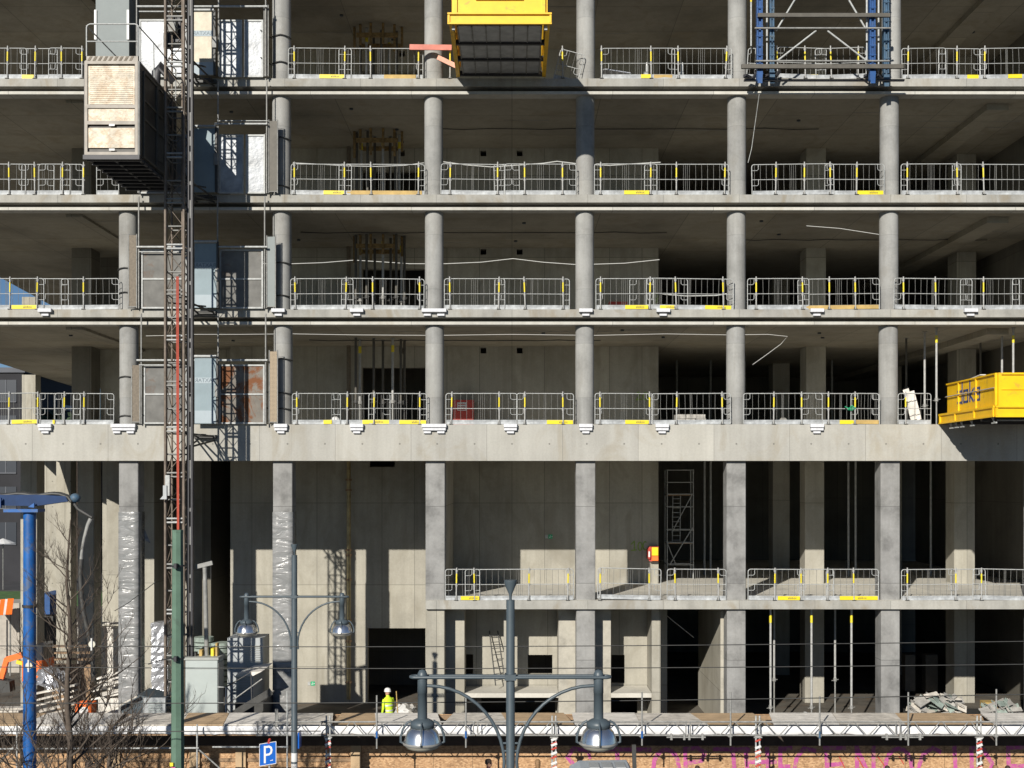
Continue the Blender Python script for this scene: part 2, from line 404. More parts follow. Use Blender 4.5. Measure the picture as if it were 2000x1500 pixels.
# interior columns, full height from the ground to the top (each storey its own)
def icol(px, Y, w_, d_, levels, mat='core'):
    x = PX(px, Y)
    for z0, z1 in levels: MB().bbox(x-w_/2, x+w_/2, Y, Y+d_, z0, z1, .015).build('interior_column', mat, bld)
UP = [(2.03, 5.6), (6.13, 9.69), (10.22, 13.83), (14.36, 17.95)]
LOW = [(SITE, -4.56), (-4.25, 1.55)]
icol(1594, 7.1, .82, 1.1, UP); icol(1591, 7.1, .80, .9, LOW)
icol(1888, 8.0, .82, 1.1, UP); icol(1884, 7.1, .86, 1.0, LOW)
icol(1526, 14.3, .8, 1.0, UP+LOW); icol(1745, 14.3, .8, 1.0, UP+LOW)
icol(159, 7.1, .82, 1.1, UP[:3], 'shaded_wall'); icol(56, 20.4, .72, .72, UP[:2])
for px, Y, w_, d_ in [(124, 8.0, .62, .7), (56, 4.4, .65, .75), (168, 7.6, .68, .9), (225, 12.4, .8, .9), (60, 14, .7, .8), (100, 20, .7, .8)]:
    x = PX(px, Y); MB().bbox(x-w_/2, x+w_/2, Y, Y+d_, SITE, 1.55, .015).build('interior_column', 'core', bld)
# main core wall
X0, X1 = PX(450, 7.1), PX(1286, 7.1)
g = MB(); dx0, dx1 = PX(718, 7.1), PX(831, 7.1)
holes_wall(g, X0, X1, SITE, 1.55, 7.1, 7.5, [(dx0, dx1, SITE, PZ(1227, 7.1)), (PX(722, 7.1), PX(771, 7.1), PZ(912, 7.1), PZ(880, 7.1))])
g.build('core_wall', 'core', bld)
for z0, z1, xl in [(2.03, 5.6, 570), (6.13, 9.69, 560), (10.22, 13.83, 560), (14.36, 17.95, 560)]:
    g = MB(); v = z0+2.95
    hs = [(PX(707, 7.1), PX(831, 7.1), z0, z0+2.7)]
    for px in (785, 944, 1015):
        hs.append((PX(px, 7.1)-.12, PX(px, 7.1)+.12, z0+3.28, z0+3.52))
    holes_wall(g, X0, X1, z0, z1, 7.1, 7.5, hs); g.build('core_wall', 'core', bld)
MB().box(X1-.4, X1, 7.5, 22, SITE, 17.95).build('core_side_wall', 'shaded_wall', bld)
MB().box(X0, X0+.4, 7.5, 22, SITE, 17.95).build('core_side_wall', 'shaded_wall', bld)
MB().box(X0+.4, X1-.4, 11.5, 11.9, SITE, 17.95).build('core_back_wall', 'shaded_wall', bld)
# walls left of the core
MB().box(PX(196, 8.3), X0-.003, 8.3, 8.6, 2.03, 5.6).build('partition_wall', 'core', bld)
MB().box(PX(196, 9.3), X0-.003, 9.3, 9.6, 6.13, 9.69).build('partition_wall', 'shaded_wall', bld)
MB().box(PX(196, 9.3), X0-.003, 9.3, 9.6, 10.22, 13.83).build('partition_wall', 'shaded_wall', bld)
MB().box(PX(280, 8.0), PX(301, 8.0), 8.0, 11.5, SITE, 1.55).build('partition_wall', 'core', bld)
MB().box(PX(200, 15), X0-.003, 15, 15.3, SITE, 1.55).build('back_wall', 'core', bld)
MB().box(PX(395, 10), PX(412, 10), 10, 15, SITE, 1.55).build('partition_wall', 'shaded_wall', bld)
# cross walls
MB().box(-3.06, -2.42, .93, 7.097, -4.25, 1.55).build('cross_wall', 'core', bld)
MB().box(PX(849, 1), PX(869, 1), .9, 7.097, SITE, -4.56).build('cross_wall', 'core', bld)
MB().box(PX(1410, .9), PX(1419, .9), .9, 6.5, SITE, -4.56).build('cross_wall', 'core', bld)
MB().box(PX(1410, .9)-.06, PX(1419, .9)+.06, .85, .9, SITE, -4.56).build('cross_wall', 'rough_c', bld)
# back and side enclosure of the right half
MB().box(X1, XR, 22, 22.3, SITE, 17.95).build('back_wall', 'shaded_wall', bld)
MB().box(XR, 36, 21, 21.3, SITE, 17.95).build('back_wall', 'shaded_wall', bld)
MB().box(20.5, 20.8, 3.5, 22, 2.03, 17.95).build('side_wall', 'shaded_wall', bld)
MB().box(21.4, 21.7, 4, 21, SITE, 1.55).build('side_wall', 'shaded_wall', bld)
# ground floor rooms: front piers, back wall with openings, landing
ZL = -7.74
g = MB(); Y = 1.05
for a, b_ in [(870.5, 907), (1091, 1193), (1273, 1290)]:
    MB().box(PX(a, Y), PX(b_, Y), Y, 2.6, SITE, -4.56).build('room_pier', 'rough_c' if a == 1091 else 'core', bld)
MB().box(PX(984, Y), PX(1001, Y), Y, 1.35, ZL, -4.56).build('room_pier', 'core', bld)
MB().box(PX(1290, 2.6), PX(1303, 2.6), 2.6, 7, SITE, -4.56).build('room_wall', 'core', bld)
g = MB(); Y = 2.6
holes_wall(g, PX(880, Y), PX(1290, Y), SITE, -4.56, Y, 2.85,
   [(PX(900, Y), PX(924, Y), ZL+.45, PZ(1278, Y)), (PX(1031, Y), PX(1079, Y), ZL+.45, PZ(1279, Y)), (PX(1190, Y), PX(1220, Y), ZL+.1, PZ(1279, Y)),
    (PX(940, Y), PX(1085, Y), SITE, ZL-.2), (PX(1190, Y), PX(1245, Y), SITE, ZL-.2)])
g.build('room_back_wall', 'core', bld)
MB().box(PX(907.3, 1.05), PX(1090.7, 1.05), 1.05, 2.597, ZL-.16, ZL).build('room_landing', 'floor_c', bld)
MB().box(PX(1193.3, 1.05), PX(1272.7, 1.05), 1.05, 2.597, ZL-.16, ZL).build('room_landing', 'floor_c', bld)
MB().box(PX(880, 5.5), PX(1290, 5.5), 5.5, 5.7, SITE, -4.56).build('room_inner_wall', 'shaded_wall', bld)
# column wrapped in film
for px, ytop in [(251, 1000), (552, 1000)]:
    x = PX(px, .18); z0 = SITE; z1 = PZ(ytop, .18); g = MB(); n = 70; rnd = random.Random(px)
    ring = []
    for i in range(n+1):
        z = z0+(z1-z0)*i/n; row = []
        for (u, v) in [(-1, -1), (-.5, -1), (0, -1), (.5, -1), (1, -1), (1, 0), (1, 1), (-1, 1), (-1, 0)]:
            e = .012+rnd.random()*.0022
            row.append((x+u*(.345+e), .54+v*(.36+e), z))
        ring += row
    g.add(ring, [(i*9+j, i*9+(j+1) % 9, (i+1)*9+(j+1) % 9, (i+1)*9+j) for i in range(n) for j in range(9)], True)
    g.build('plastic_wrap', 'film', bld)
# loose film tail hanging from the wrapped column
MB().add([P(277, 1035, .9), P(281, 1030, .95), P(290, 1060, 1.1), P(294, 1061, 1.0), P(284, 1056, .9)], [(0, 1, 2, 3, 4)]).build('film_tail', 'film', bld)
# sheet-clad column behind the hoist cage
g = MB(); xa, xb = PX(187, -.1), PX(252, -.1)
c_ = thing('clad_column', 'square column clad in pale grey sheet behind the hoist cage roof', 'column', ((xa+xb)/2, .3, 14.36))
MB().box(xa, xb, -.1, 1.1, 14.36, 17.95).build('cladding', 'clad_grey', c_)
for px in (186.5, 250): MB().box(PX(px-2.2, -.13), PX(px+2.2, -.13), -.15, -.102, PZ(78, -.1), PZ(20, -.1)).build('corner_strip', 'white', c_)

# ---------------------------------------------------------------- text helpers
def stroke(mb, pts, w_, Y, th=.006, tr=lambda x, z: (x, z)):
    for (a, b) in zip(pts[:-1], pts[1:]):
        ax, az = tr(*a); bx, bz = tr(*b)
        mb.bar((ax, Y, az), (bx, Y, bz), th, w_) if False else mb.bar((ax, Y, az), (bx, Y, bz), w_, th, up=(0, 1, 0))
def arc(cx, cy, rx, ry, a0, a1, n=10): return [(cx+rx*math.cos(R(a0+(a1-a0)*i/n)), cy+ry*math.sin(R(a0+(a1-a0)*i/n))) for i in range(n+1)]
def font_obj(txt, size, mat, name, parent, loc, rot=(R(90), 0, 0), sx=1, ext=.002, scale=(1, 1, 1), shear=0):
    cu = bpy.data.curves.new(name, 'FONT'); cu.body = txt; cu.size = size; cu.extrude = ext; cu.align_x = 'CENTER'; cu.align_y = 'CENTER'
    cu.resolution_u = 3; cu.shear = shear
    tmp = bpy.data.objects.new('tmp', cu); COL.objects.link(tmp)
    dg = bpy.context.evaluated_depsgraph_get(); me = bpy.data.meshes.new_from_object(tmp.evaluated_get(dg))
    bpy.data.objects.remove(tmp)
    org = ORG[parent.name] if parent else Vector((0, 0, 0))
    mt = Matrix.Translation(Vector(loc)-org) @ Matrix.Rotation(rot[2], 4, 'Z') @ Matrix.Rotation(rot[0], 4, 'X') @ Matrix.Diagonal((*scale, 1))
    me.transform(mt); me.materials.clear(); me.materials.append(M[mat]); me.name = name
    o = bpy.data.objects.new(name, me); COL.objects.link(o)
    if parent: o.parent = parent
    return o

# ---------------------------------------------------------------- guard rails
LN = {'A': 'topmost floor edge', 'B': 'second floor edge from top', 'C': 'third floor edge from top', 'D': 'edge above the deep beam', 'E': 'lowest railed floor'}
BN = ['bay left of hoist', 'first bay right of hoist', 'second bay right of hoist', 'third bay right of hoist', 'fourth bay right of hoist', 'rightmost bay']
post_proto = None
def post(px, lev, k, bay, band='band', h=1.17, lean=0):
    global post_proto
    z = LV[lev]; x = PX(px, .02)
    lab = f"guard post, {ORD[k]} from left, {LN[lev]}, {BN[bay]}"
    if post_proto is None:
        t = thing('guard_post', lab, 'guard post', (x, .02, z), 'yellow banded guard posts along the floor edges')
        MB().tube([(x, .02, z+.02), (x, .02, z+h)], .024, 8).build('tube', 'post', t)
        MB().tube([(x, .02, z+.62), (x, .02, z+.96)], .028, 8).build('yellow_band', 'band', t)
        g = MB(); g.box(x-.07, x+.07, -.03, .09, z, z+.02); g.box(x-.04, x+.04, .045, .075, z+.02, z+.1); g.build('foot', 'dark_steel', t)
        g = MB(); g.box(x-.04, x+.04, .03, .065, z+1.02, z+1.09); g.build('clip', 'galv_dull', t); MB().box(x-.04, x+.04, .03, .065, z+.50, z+.56).build('clip', 'galv_dull', t)
        kids(t); post_proto = t
    else: t = copy_tree(post_proto, (x, .02, z), lab)
    t.rotation_euler = (R(random.uniform(-.6, .6)), R(random.gauss(0, 1.0)+lean), R(random.uniform(-6, 6)))
def panel(a, b_, lev, k, bay, plate=None, toe='toe', tilt=0, drop=0, Y=.075, h=1.10, sag=0, wood=None):
    z = LV[lev]+.005; x0, x1 = PX(a, Y), PX(b_, Y); w_ = x1-x0; xc = (x0+x1)/2
    lab = f"mesh guard panel, {ORD[k]} from left, {LN[lev]}, {BN[bay]}"
    t = thing('mesh_guard_panel', lab, 'guard panel', (xc, Y, z), 'galvanised mesh guard panels along the floor edges')
    ts = z+.01; r = .0165; top = z+h; mid = z+.56; R_ = .09
    def sg(x): return -sag*4*((x-x0)/w_)*(1-(x-x0)/w_)
    g = MB(); c = []
    for i in range(5): a_ = math.pi-(math.pi/2)*i/4; c.append((x0+R_+R_*math.cos(a_), Y, top-R_+R_*math.sin(a_)))
    d = []
    for i in range(5): a_ = math.pi/2-(math.pi/2)*i/4; d.append((x1-R_+R_*math.cos(a_), Y, top-R_+R_*math.sin(a_)))
    mids = [(x0+w_*f, Y, top+sg(x0+w_*f)) for f in ((.25, .5, .75) if sag else ())]
    g.tube([(x0, Y, ts)]+c+mids+d+[(x1, Y, ts)], r, 6)
    g.tube([(x0, Y, mid)]+[(x0+w_*f, Y, mid+sg(x0+w_*f)) for f in ((.25, .5, .75) if sag else ())]+[(x1, Y, mid)], r*.8, 6)
    for s_, xe in ((1, x0), (-1, x1)):
        for zz in (top, mid):
            q = min(.235, w_*.3)
            g.tube([(xe+s_*q, Y, zz), (xe+s_*q, Y, zz-.17), (xe+s_*(q-.05), Y, zz-.215), (xe, Y, zz-.215)], r*.72, 5)
    g.build('frame', 'galv', t)
    g = MB(); n = max(2, int(w_/.205)); rnd = random.Random(int(a*7+z*13))
    xs = [x0+w_*(i+.5)/n for i in range(n)]+([xc-.035, xc+.03] if w_ > 1.8 else [])
    for x in xs:
        q = rnd.uniform(-.012, .012)
        g.tube([(x, Y+.01, z+.12), (x+q, Y+.01, z+.6), (x, Y+.01, top+sg(x))], .0062, 4, cap=False)
    g.build('mesh_wires', 'wire', t)
    rnd = random.Random(int(a*3+z*7)); g = MB()
    th = .155
    k_ = 8; vs = []
    for i in range(k_+1):
        x = x0+.02+(w_-.04)*i/k_
        for (yy, zz) in ((-.012+rnd.uniform(-.004, .004), 0), (rnd.uniform(-.006, .006), th*.5), (-.008, th), (.006, th)): vs.append((x, Y-.015+yy, z+zz+.003))
    g.add(vs, [(i*4+j, (i+1)*4+j, (i+1)*4+j+1, i*4+j+1) for i in range(k_) for j in range(3)])
    g.build('toe_board', toe, t)
    if plate:
        p0, p1 = plate; q0, q1 = PX(p0, Y-.04), PX(p1, Y-.04)
        pl = MB().box(q0, q1, Y-.06, Y-.035, z+.012, z+.148).build('yellow_plate', 'yellow', t); ORG[pl.name] = ORG[t.name]
        if q1-q0 > .5: font_obj('alsikos', .115, 'ink', 'lettering', pl, ((q0+q1)/2+.12, Y-.0635, z+.082)).location = (0, 0, 0)
    if wood:
        q0, q1 = PX(wood[0], Y-.04), PX(wood[1], Y-.04)
        MB().box(q0, q1, Y-.055, Y-.03, z+.01, z+.15).build('timber_toe_board', 'toe_wood', t)
    t.rotation_euler = (R(random.uniform(-1, 1)), R(tilt+random.gauss(0, .45)), 0)
    t.location.z += drop
RAILS = {  # level: bays -> (posts, panels[(x0,x1,opts)])
 'A': {0: ([14, 68, 120, 160], [(-60, 52, {}), (42, 112, {'plate': (43, 66)}), (95, 161, {})]),
       1: ([575, 673, 724, 817], [(563, 686, {'plate': (624, 672)}), (662, 826, {'wood': (750, 812)})]),
       2: ([879, 1099], [(1080, 1128, {'tilt': 14, 'drop': -.1})]),
       3: ([1175, 1272, 1325, 1417], [(1176, 1318, {'plate': (1252, 1272)}), (1312, 1429, {'wood': (1277, 1313)})]),
       4: ([1519, 1573, 1624, 1676], [(1458, 1478, {'tilt': 4}), (1517, 1612, {'tilt': 2.5, 'drop': .02}), (1594, 1692, {'tilt': -2.0})]),
       5: ([1773, 1869, 1923], [(1762, 1848, {}), (1833, 1915, {'plate': (1889, 1911)}), (1914, 2020, {'plate': (1969, 1996)})])},
 'B': {0: ([18, 68, 122, 163], [(-60, 50, {}), (42, 105, {}), (76, 137, {}), (118, 161, {}), (189, 232, {})]),
       1: ([575, 673, 725, 817], [(568, 686, {'plate': (632, 672), 'tilt': .6}), (662, 829, {'wood': (678, 824)})]),
       2: ([879, 972, 1025, 1099], [(861, 985, {}), (966, 1015, {}), (986, 1125, {})]),
       3: ([1173, 1271, 1321, 1415], [(1161, 1283, {'plate': (1219, 1268)}), (1259, 1423, {})]),
       4: ([1515, 1571, 1622, 1673], [(1469, 1629, {}), (1611, 1727, {'plate': (1674, 1725)})]),
       5: ([1772, 1870, 1922], [(1760, 1877, {}), (1860, 2030, {})])},
 'C': {0: ([19, 72, 163], [(-60, 86, {'plate': (23, 72)}), (76, 134, {}), (120, 232, {})]),
       1: ([577, 675, 728, 820], [(568, 690, {'tilt': -.8}), (667, 828, {})]),
       2: ([879, 974, 1026, 1100], [(868, 986, {}), (966, 1112, {})]),
       3: ([1173, 1269, 1321, 1413], [(1164, 1277, {'plate': (1221, 1266)}), (1230, 1343, {'plate': (1289, 1317)}), (1262, 1432, {'plate': (1377, 1428)})]),
       4: ([1477, 1568, 1620, 1671], [(1460, 1580, {}), (1559, 1718, {'wood': (1575, 1716)})]),
       5: ([1765, 1828, 1921], [(1746, 1898, {}), (1876, 1991, {}), (1977, 2070, {})])},
 'D': {0: ([17, 73, 125, 164], [(-60, 79, {'plate': (23, 73)}), (75, 122, {}), (107, 157, {'plate': (103, 107)}), (143, 222, {})]),
       1: ([580, 678, 730, 820], [(571, 665, {'plate': (632, 648)}), (648, 762, {'plate': (708, 760)}), (720, 833, {'plate': (780, 832)})]),
       2: ([881, 975, 1025, 1100], [(871, 1010, {}), (1009, 1120, {'plate': (1068, 1119)})]),
       3: ([1172, 1269, 1321, 1411], [(1162, 1275, {'plate': (1221, 1267)}), (1273, 1427, {})]),
       4: ([1511, 1566, 1618, 1670], [(1452, 1606, {}), (1566, 1718, {'plate': (1640, 1667)}), (1662, 1716, {'wood': (1672, 1716)})]),
       5: ([1769], [(1754, 1818, {})])},
 'E': {2: ([891, 927, 1033, 1109], [(870, 937, {'plate': (900, 936)}), (909, 1120, {})]),
       3: ([1172, 1268, 1319, 1403], [(1167, 1290, {'tilt': 1.6, 'drop': .03}), (1303, 1418, {})]),
       4: ([1513, 1565, 1617, 1668], [(1461, 1570, {'plate': (1519, 1562)}), (1561, 1628, {}), (1614, 1716, {'plate': (1640, 1714)})]),
       5: ([1772, 1867, 1917], [(1761, 1866, {}), (1858, 1925, {}), (1900, 2025, {})])}}
for lev, bays in RAILS.items():
    for bay, (ps, pans) in bays.items():
        for k, px in enumerate(ps): post(px, lev, k, bay)
        for k, (a, b_, o) in enumerate(pans): panel(a, b_, lev, k, bay, Y=.075+.035*(k % 2), **o)

# ---------------------------------------------------------------- white bracket stacks on the slab edges
def anchor(px, lev, wide, label):
    z = LV[lev]; x = PX(px, -.03); g = MB(); hw = .24 if not wide else .44; zz = z-.02
    g.bbox(x-hw, x+hw, -.16, -.006, zz-.09, zz+.03, .01)
    if lev == 'D': g.bbox(x-hw*.92, x+hw*.95, -.13, -.006, zz-.20, zz-.115, .01)
    for s_ in ((-.55, .55) if wide else (0,)):
        zb = zz-.23 if lev == 'D' else zz-.15
        g.bbox(x+s_*hw-.13, x+s_*hw+.13, -.10, -.006, zb-.07, zb, .01)
    tag(g.build('bracket_block', 'white_board'), label, 'bracket', 'white bracket blocks clamped to the slab edges')
names = {89: 'under the rail left of hoist', 242: 'at the column left of the hoist', 549: 'at the column right of the hoist', 697: 'under the first bay of props',
         848: 'at second column right of hoist', 997: 'mid second bay right of hoist', 1144: 'at third column right of hoist', 1293: 'mid third bay right of hoist', 1595: 'mid fourth bay right of hoist', 1895: 'in the rightmost bay'}
for px in (89, 242, 549, 697, 848, 997, 1144, 1293, 1595):
    anchor(px, 'D', px in (242, 848), ('wide ' if px in (242, 848) else '')+f'white bracket block on the deep beam {names[px]}')
for px in (89, 544, 697, 848, 1144, 1295, 1595, 1895):
    anchor(px, 'C', px == 848, ('wide ' if px == 848 else '')+f"white bracket block on the third floor edge {names[{544: 549, 1295: 1293}.get(px, px)]}")

# ---------------------------------------------------------------- landing gates at the hoist
def frame_rect(g, x0, x1, z0, z1, Y, r, mid=None):
    g.box(x0, x0+2*r, Y-r, Y+r, z0, z1); g.box(x1-2*r, x1, Y-r, Y+r, z0, z1)
    g.box(x0+2*r, x1-2*r, Y-r, Y+r, z1-2*r, z1); g.box(x0+2*r, x1-2*r, Y-r, Y+r, z0, z0+2*r)
    if mid: g.box(x0+2*r, x1-2*r, Y-r, Y+r, mid-r, mid+r)
GL = {'A': 'topmost', 'B': 'second from top', 'C': 'third from top', 'D': 'lowest'}
def gate(lev, a, b_, top, mat, side, Y=-.1, extra=''):
    z = LV[lev]+.01; x0, x1 = PX(a, Y), PX(b_, Y); z1 = PZ(top, Y)
    t = thing('landing_gate', f'{extra} {side} side, {GL[lev]} hoist landing', 'gate', ((x0+x1)/2, Y, z), 'hoist landing gates')
    MB().box(x0+.03, x1-.03, Y+.005, Y+.025, z+.05, z1-.03).build('sheet', mat, t)
    g = MB(); frame_rect(g, x0, x1, z, z1, Y, .028, (z+z1)/2 if lev in 'CD' else None); g.build('frame', 'galv', t)
    return t
gate('A', 272, 366, 38, 'silver_sheet', 'left', extra='shiny silver sheet gate'); gate('A', 428, 473, 39, 'silver_sheet', 'right', extra='narrow silver sheet gate, left leaf,')
gate('A', 477, 514, 39, 'silver_sheet', 'right', extra='crumpled silver sheet gate, right leaf,')
gate('B', 428, 476, 263, 'silver_sheet', 'right', extra='narrow silver sheet gate, left leaf,'); gate('B', 480, 518, 263, 'silver_sheet', 'right', extra='narrow pale sheet gate, right leaf,')
gate('B', 272, 366, 263, 'grey_sheet', 'left', extra='dark grey sheet gate')
gate('C', 276, 366, 487, 'grey_sheet', 'left', extra='grey sheet gate'); gate('C', 429, 514, 487, 'grey_sheet', 'right', extra='grey sheet gate')
gate('D', 281, 366, 712, 'grey_sheet', 'left', extra='grey sheet gate'); gate('D', 428, 517, 712, 'rusty_sheet', 'right', extra='rust stained sheet gate')
def centre_door(lev, a, b_, top, mat, txt, label, bot=None, Y=-.32):
    z = LV[lev]+.01; x0, x1 = PX(a, Y), PX(b_, Y); z1 = PZ(top, Y); z0 = PZ(bot, Y) if bot else z
    t = thing('landing_door', label, 'door', ((x0+x1)/2, Y, z0), 'narrow central doors on the hoist landings')
    MB().box(x0, x1, Y, Y+.03, z0, z1-.06).build('leaf', mat, t)
    MB().tube([(x0-.02, Y-.02, z1), (x1+.02, Y-.02, z1)], .05, 8).build('top_roller', 'galv', t)
    zb = z0+(z1-z0)*.60
    if txt:
        b = MB().box(x0+.01, x1-.03, Y-.006, Y-.001, zb, zb+.2).build('band', 'door_band', t); ORG[b.name] = ORG[t.name]
        # the word is seen from its back, mirrored
        o = font_obj('RAXTAR', .19, 'door_text', 'lettering', b, ((x0+x1)/2, Y-.01, zb+.10), scale=(-1.0, 1, 1))
        MB().box(x0+.01, x1-.01, Y-.005, Y-.001, z0+.02, z0+.46).build('kick_plate', 'door_band', t)
    g = MB(); g.box(x1, x1+.07, Y-.03, Y+.05, z0, z1); g.build('jamb', 'dark_steel', t)
    MB().bbox(x1-.03, x1+.12, Y-.1, Y-.035, z0+.95, z0+1.35).build('lock_box', 'galv_dull', t)
centre_door('A', 376, 417, 20, 'cream_sheet', True, 'bright cream metal door beside the mast on the topmost landing')
centre_door('B', 378, 420, 247, 'door_sheet', False, 'shaded blue grey door beside the mast on second landing from top')
centre_door('C', 380, 423, 472, 'door_sheet', True, 'pale door, upper third in shade, on the third hoist landing from top')
centre_door('D', 380, 422, 696, 'door_sheet', True, 'pale blue door with mirrored lettering on the lowest hoist landing')
# scaffold tubes framing the landings
for lev, zt, l in [('A', 17.9, 'topmost'), ('B', 14.2, 'second'), ('C', 10.1, 'third'), ('D', 5.95, 'lowest')]:
    Y = -.22; z = LV[lev]
    t = thing('landing_scaffold', f'scaffold tubes framing the {l} hoist landing' + (' from top' if l in ('second', 'third') else ''), 'scaffold', (PX(400, Y), Y, z), 'tube frames round the hoist landings')
    for px in {'A': (267, 427, 519), 'B': (270, 426, 521), 'C': (271, 425, 517), 'D': (276, 426, 519)}[lev]:
        MB().tube([(PX(px, Y), Y, z), (PX(px, Y), Y, zt)], .027, 8).build('upright', 'galv_dull', t)
    ry = {'A': 14, 'B': 243, 'C': 483, 'D': 704}[lev]; a = PX(268 if lev in 'ACD' else 420, Y); 
    MB().tube([(a, Y-.06, PZ(ry, Y)), (PX(523, Y), Y-.06, PZ(ry, Y))], .04, 8).build('ledger', 'galv', t)
    if lev != 'B': MB().tube([(PX(272, Y), Y-.02, PZ(ry+9, Y)), (PX(368, Y), Y-.02, PZ(ry+9, Y))], .025, 6).build('ledger', 'galv', t)
    else:
        MB().tube([(PX(425, Y), Y-.02, PZ(243, Y)+.12), (PX(523, Y), Y-.02, PZ(243, Y)+.12)], .02, 6).build('ledger', 'galv', t)
# narrow screens beside the columns, clamped round them
def side_screen(lev, a, b_, top, mat, clamps, colpx, lab):
    Y = -.15; z = LV[lev]+.02; x0, x1 = PX(a, Y), PX(b_, Y); z1 = PZ(top, Y)
    t = thing('side_screen', lab, 'screen', ((x0+x1)/2, Y, z), 'narrow side screens clamped to the columns')
    g = MB(); g.tube([(x0, Y, z), (x0, Y, z1), (x1, Y, z1), (x1, Y, z)], .022, 6); g.tube([(x0, Y, z+.05), (x1, Y, z+.05)], .02, 6); g.build('frame', 'galv_dull', t)
    MB().box(x0+.025, x1-.025, Y+.004, Y+.012, z+.07, z1-.04).build('infill', mat, t)
    xc = PX(colpx, .55)
    for cy in clamps:
        zc = PZ(cy, Y); s_ = 1 if xc > x1-.2 else -1
        pts = [(x0-.12 if s_ > 0 else x1+.12, Y-.04, zc)]
        pts += [(xc+.36*math.cos(R(q)), .57+.37*math.sin(R(q))-.02, zc-.02*abs(i-3)) for i, q in enumerate(([200, 225, 250, 275, 300, 325, 350] if s_ > 0 else [-20, -45, -70, -95, -120, -145, -170]))]
        MB().tube(pts, .022, 6).build('clamp', 'dark_steel', t)
side_screen('D', 526, 542, 684, 'weave', (698, 765, 796), 553, 'tan expanded metal side screen right of the lowest landing')
side_screen('C', 521, 538, 460, 'clad_grey', (508, 573), 551, 'grey side screen right of the third landing from top')
side_screen('B', 525, 542, 234, 'waling', (262, 357), 550, 'dark grey side screen right of the second landing from top')
side_screen('A', 516, 524, 10, 'weave', (60, 113), 550, 'narrow perforated side screen right of the topmost landing')
side_screen('C', 251, 267, 457, 'tan_mesh', (519, 567), 251, 'tan side screen left of the third landing from top')
side_screen('D', 257, 273, 711, 'tan_mesh', (733, 810), 252, 'brownish side screen left of the lowest landing')

# ---------------------------------------------------------------- hoist mast
YM = -2.75; xm = PX(346, YM); zt = 19.5
mast = thing('hoist_mast', 'tall steel lattice mast of the construction hoist tied to the facade', 'hoist mast', (xm, YM, SITE))
hw = .33; za = SITE
for sx in (-1, 1):
    for sy in (-1, 1):
        MB().tube([(xm+sx*hw*.8, YM+sy*hw, za), (xm+sx*hw*.8, YM+sy*hw, zt)], .035, 8).build('corner_tube', 'mast_brown', mast)
for px in (325, 361):
    MB().tube([(PX(px, YM-.3), YM-.42, za), (PX(px, YM-.3), YM-.42, zt)], .048, 8).build('guide_tube', 'mast_brown', mast)
nsec = int((zt-za)/1.508)
for i in range(nsec+1):
    z = za+.3+i*1.508; q = hw*.8; mm = 'galv' if i % 2 else 'galv_dull'
    for dz in (0, .13): MB().tube([(PX(327, YM-.3), YM-.40, z+dz), (PX(359, YM-.3), YM-.40, z+dz)], .034, 6).build('rung', mm, mast)
    for dz in (.0, .75):
        g = MB()
        for y in (-hw, hw): g.tube([(xm-q, YM+y, z+dz), (xm+q, YM+y, z+dz)], .026, 5)
        for x in (-q, q): g.tube([(xm+x, YM-hw, z+dz), (xm+x, YM+hw, z+dz)], .026, 5)
        g.build('ring_frame', 'galv_dull', mast)
    g = MB()
    for y, fl in ((-hw, 1), (hw, -1)):
        g.tube([(xm-q*fl, YM+y, z+.1), (xm+q*fl, YM+y, z+.72)], .014, 4); g.tube([(xm+q*fl, YM+y, z+.8), (xm-q*fl, YM+y, z+1.48)], .014, 4)
    for x in (-q, q): g.tube([(xm+x, YM-hw, z+.1), (xm+x, YM+hw, z+.72)], .014, 4); g.tube([(xm+x, YM+hw, z+.8), (xm+x, YM-hw, z+1.48)], .014, 4)
    g.build('diagonals', 'mast_brown', mast)
# dark rack and cable guide on the right of the mast
xr = PX(372, YM)
MB().box(xr-.05, xr+.03, YM-.30, YM+.25, za, zt).build('rack', 'mast_dark', mast)
MB().box(xr+.10, xr+.16, YM-.35, YM-.15, za, zt).build('rack', 'mast_dark', mast)
g = MB(); z = za
while z < zt:
    g.box(xr+.07, xr+.10, YM-.36, YM-.33, z, z+random.choice((.12, .3, .6))); z += random.choice((.5, .8, 1.1))
g.build('switch_plates', 'galv_dull', mast)
# mast ties to the slabs
for lev in 'ABCD':
    z = LV[lev]-.12 if lev != 'D' else 1.6; xa = PX(385, -.02); xb = PX(418, -.02)
    g = MB()
    for dz in (0, -.5):
        g.tube([(xm+.2, YM+.3, z+dz), (xa, -.02, z+dz*.3)], .035, 6); g.tube([(xm+.3, YM-.1, z+dz), (xb, -.02, z+dz*.3)], .035, 6)
    g.tube([(xm-.4, YM+.35, z), (xb+.1, YM+1.2, z)], .03, 6); g.tube([(xa, -.3, z), (xb, -.3, z)], .03, 6)
    g.bbox(xa-.1, xb+.1, -.12, -.006, z-.08, z+.05); g.build('wall_tie', 'dark_steel', mast)
g = MB(); xc = PX(346, YM-.5)
for o_ in (-.036, -.010, .014, .036):
    g.tube([(xc+o_*1.0+.01, YM-.5, PZ(545, YM)), (xc+o_+.02, YM-.52, PZ(700, YM)), (xc+o_*.8+.03, YM-.5, PZ(1010, YM)), (xc+o_*.8+.03, YM-.5, SITE+1.4)], [.011, .012, .012, .012], 5)
tag(g.build('power_cable', 'red_cable'), 'bundle of red power cables hanging down inside the hoist mast', 'cable')
t = thing('limit_switch', 'pale metal switch box with bracket fixed to the lower hoist mast', 'switch box', P(325, 975, -3.35))
MB().bbox(*[PX(p, -3.35) for p in (324, 333)], -3.45, -3.3, PZ(968, -3.4), PZ(928, -3.4)).build('box', 'galv', t)
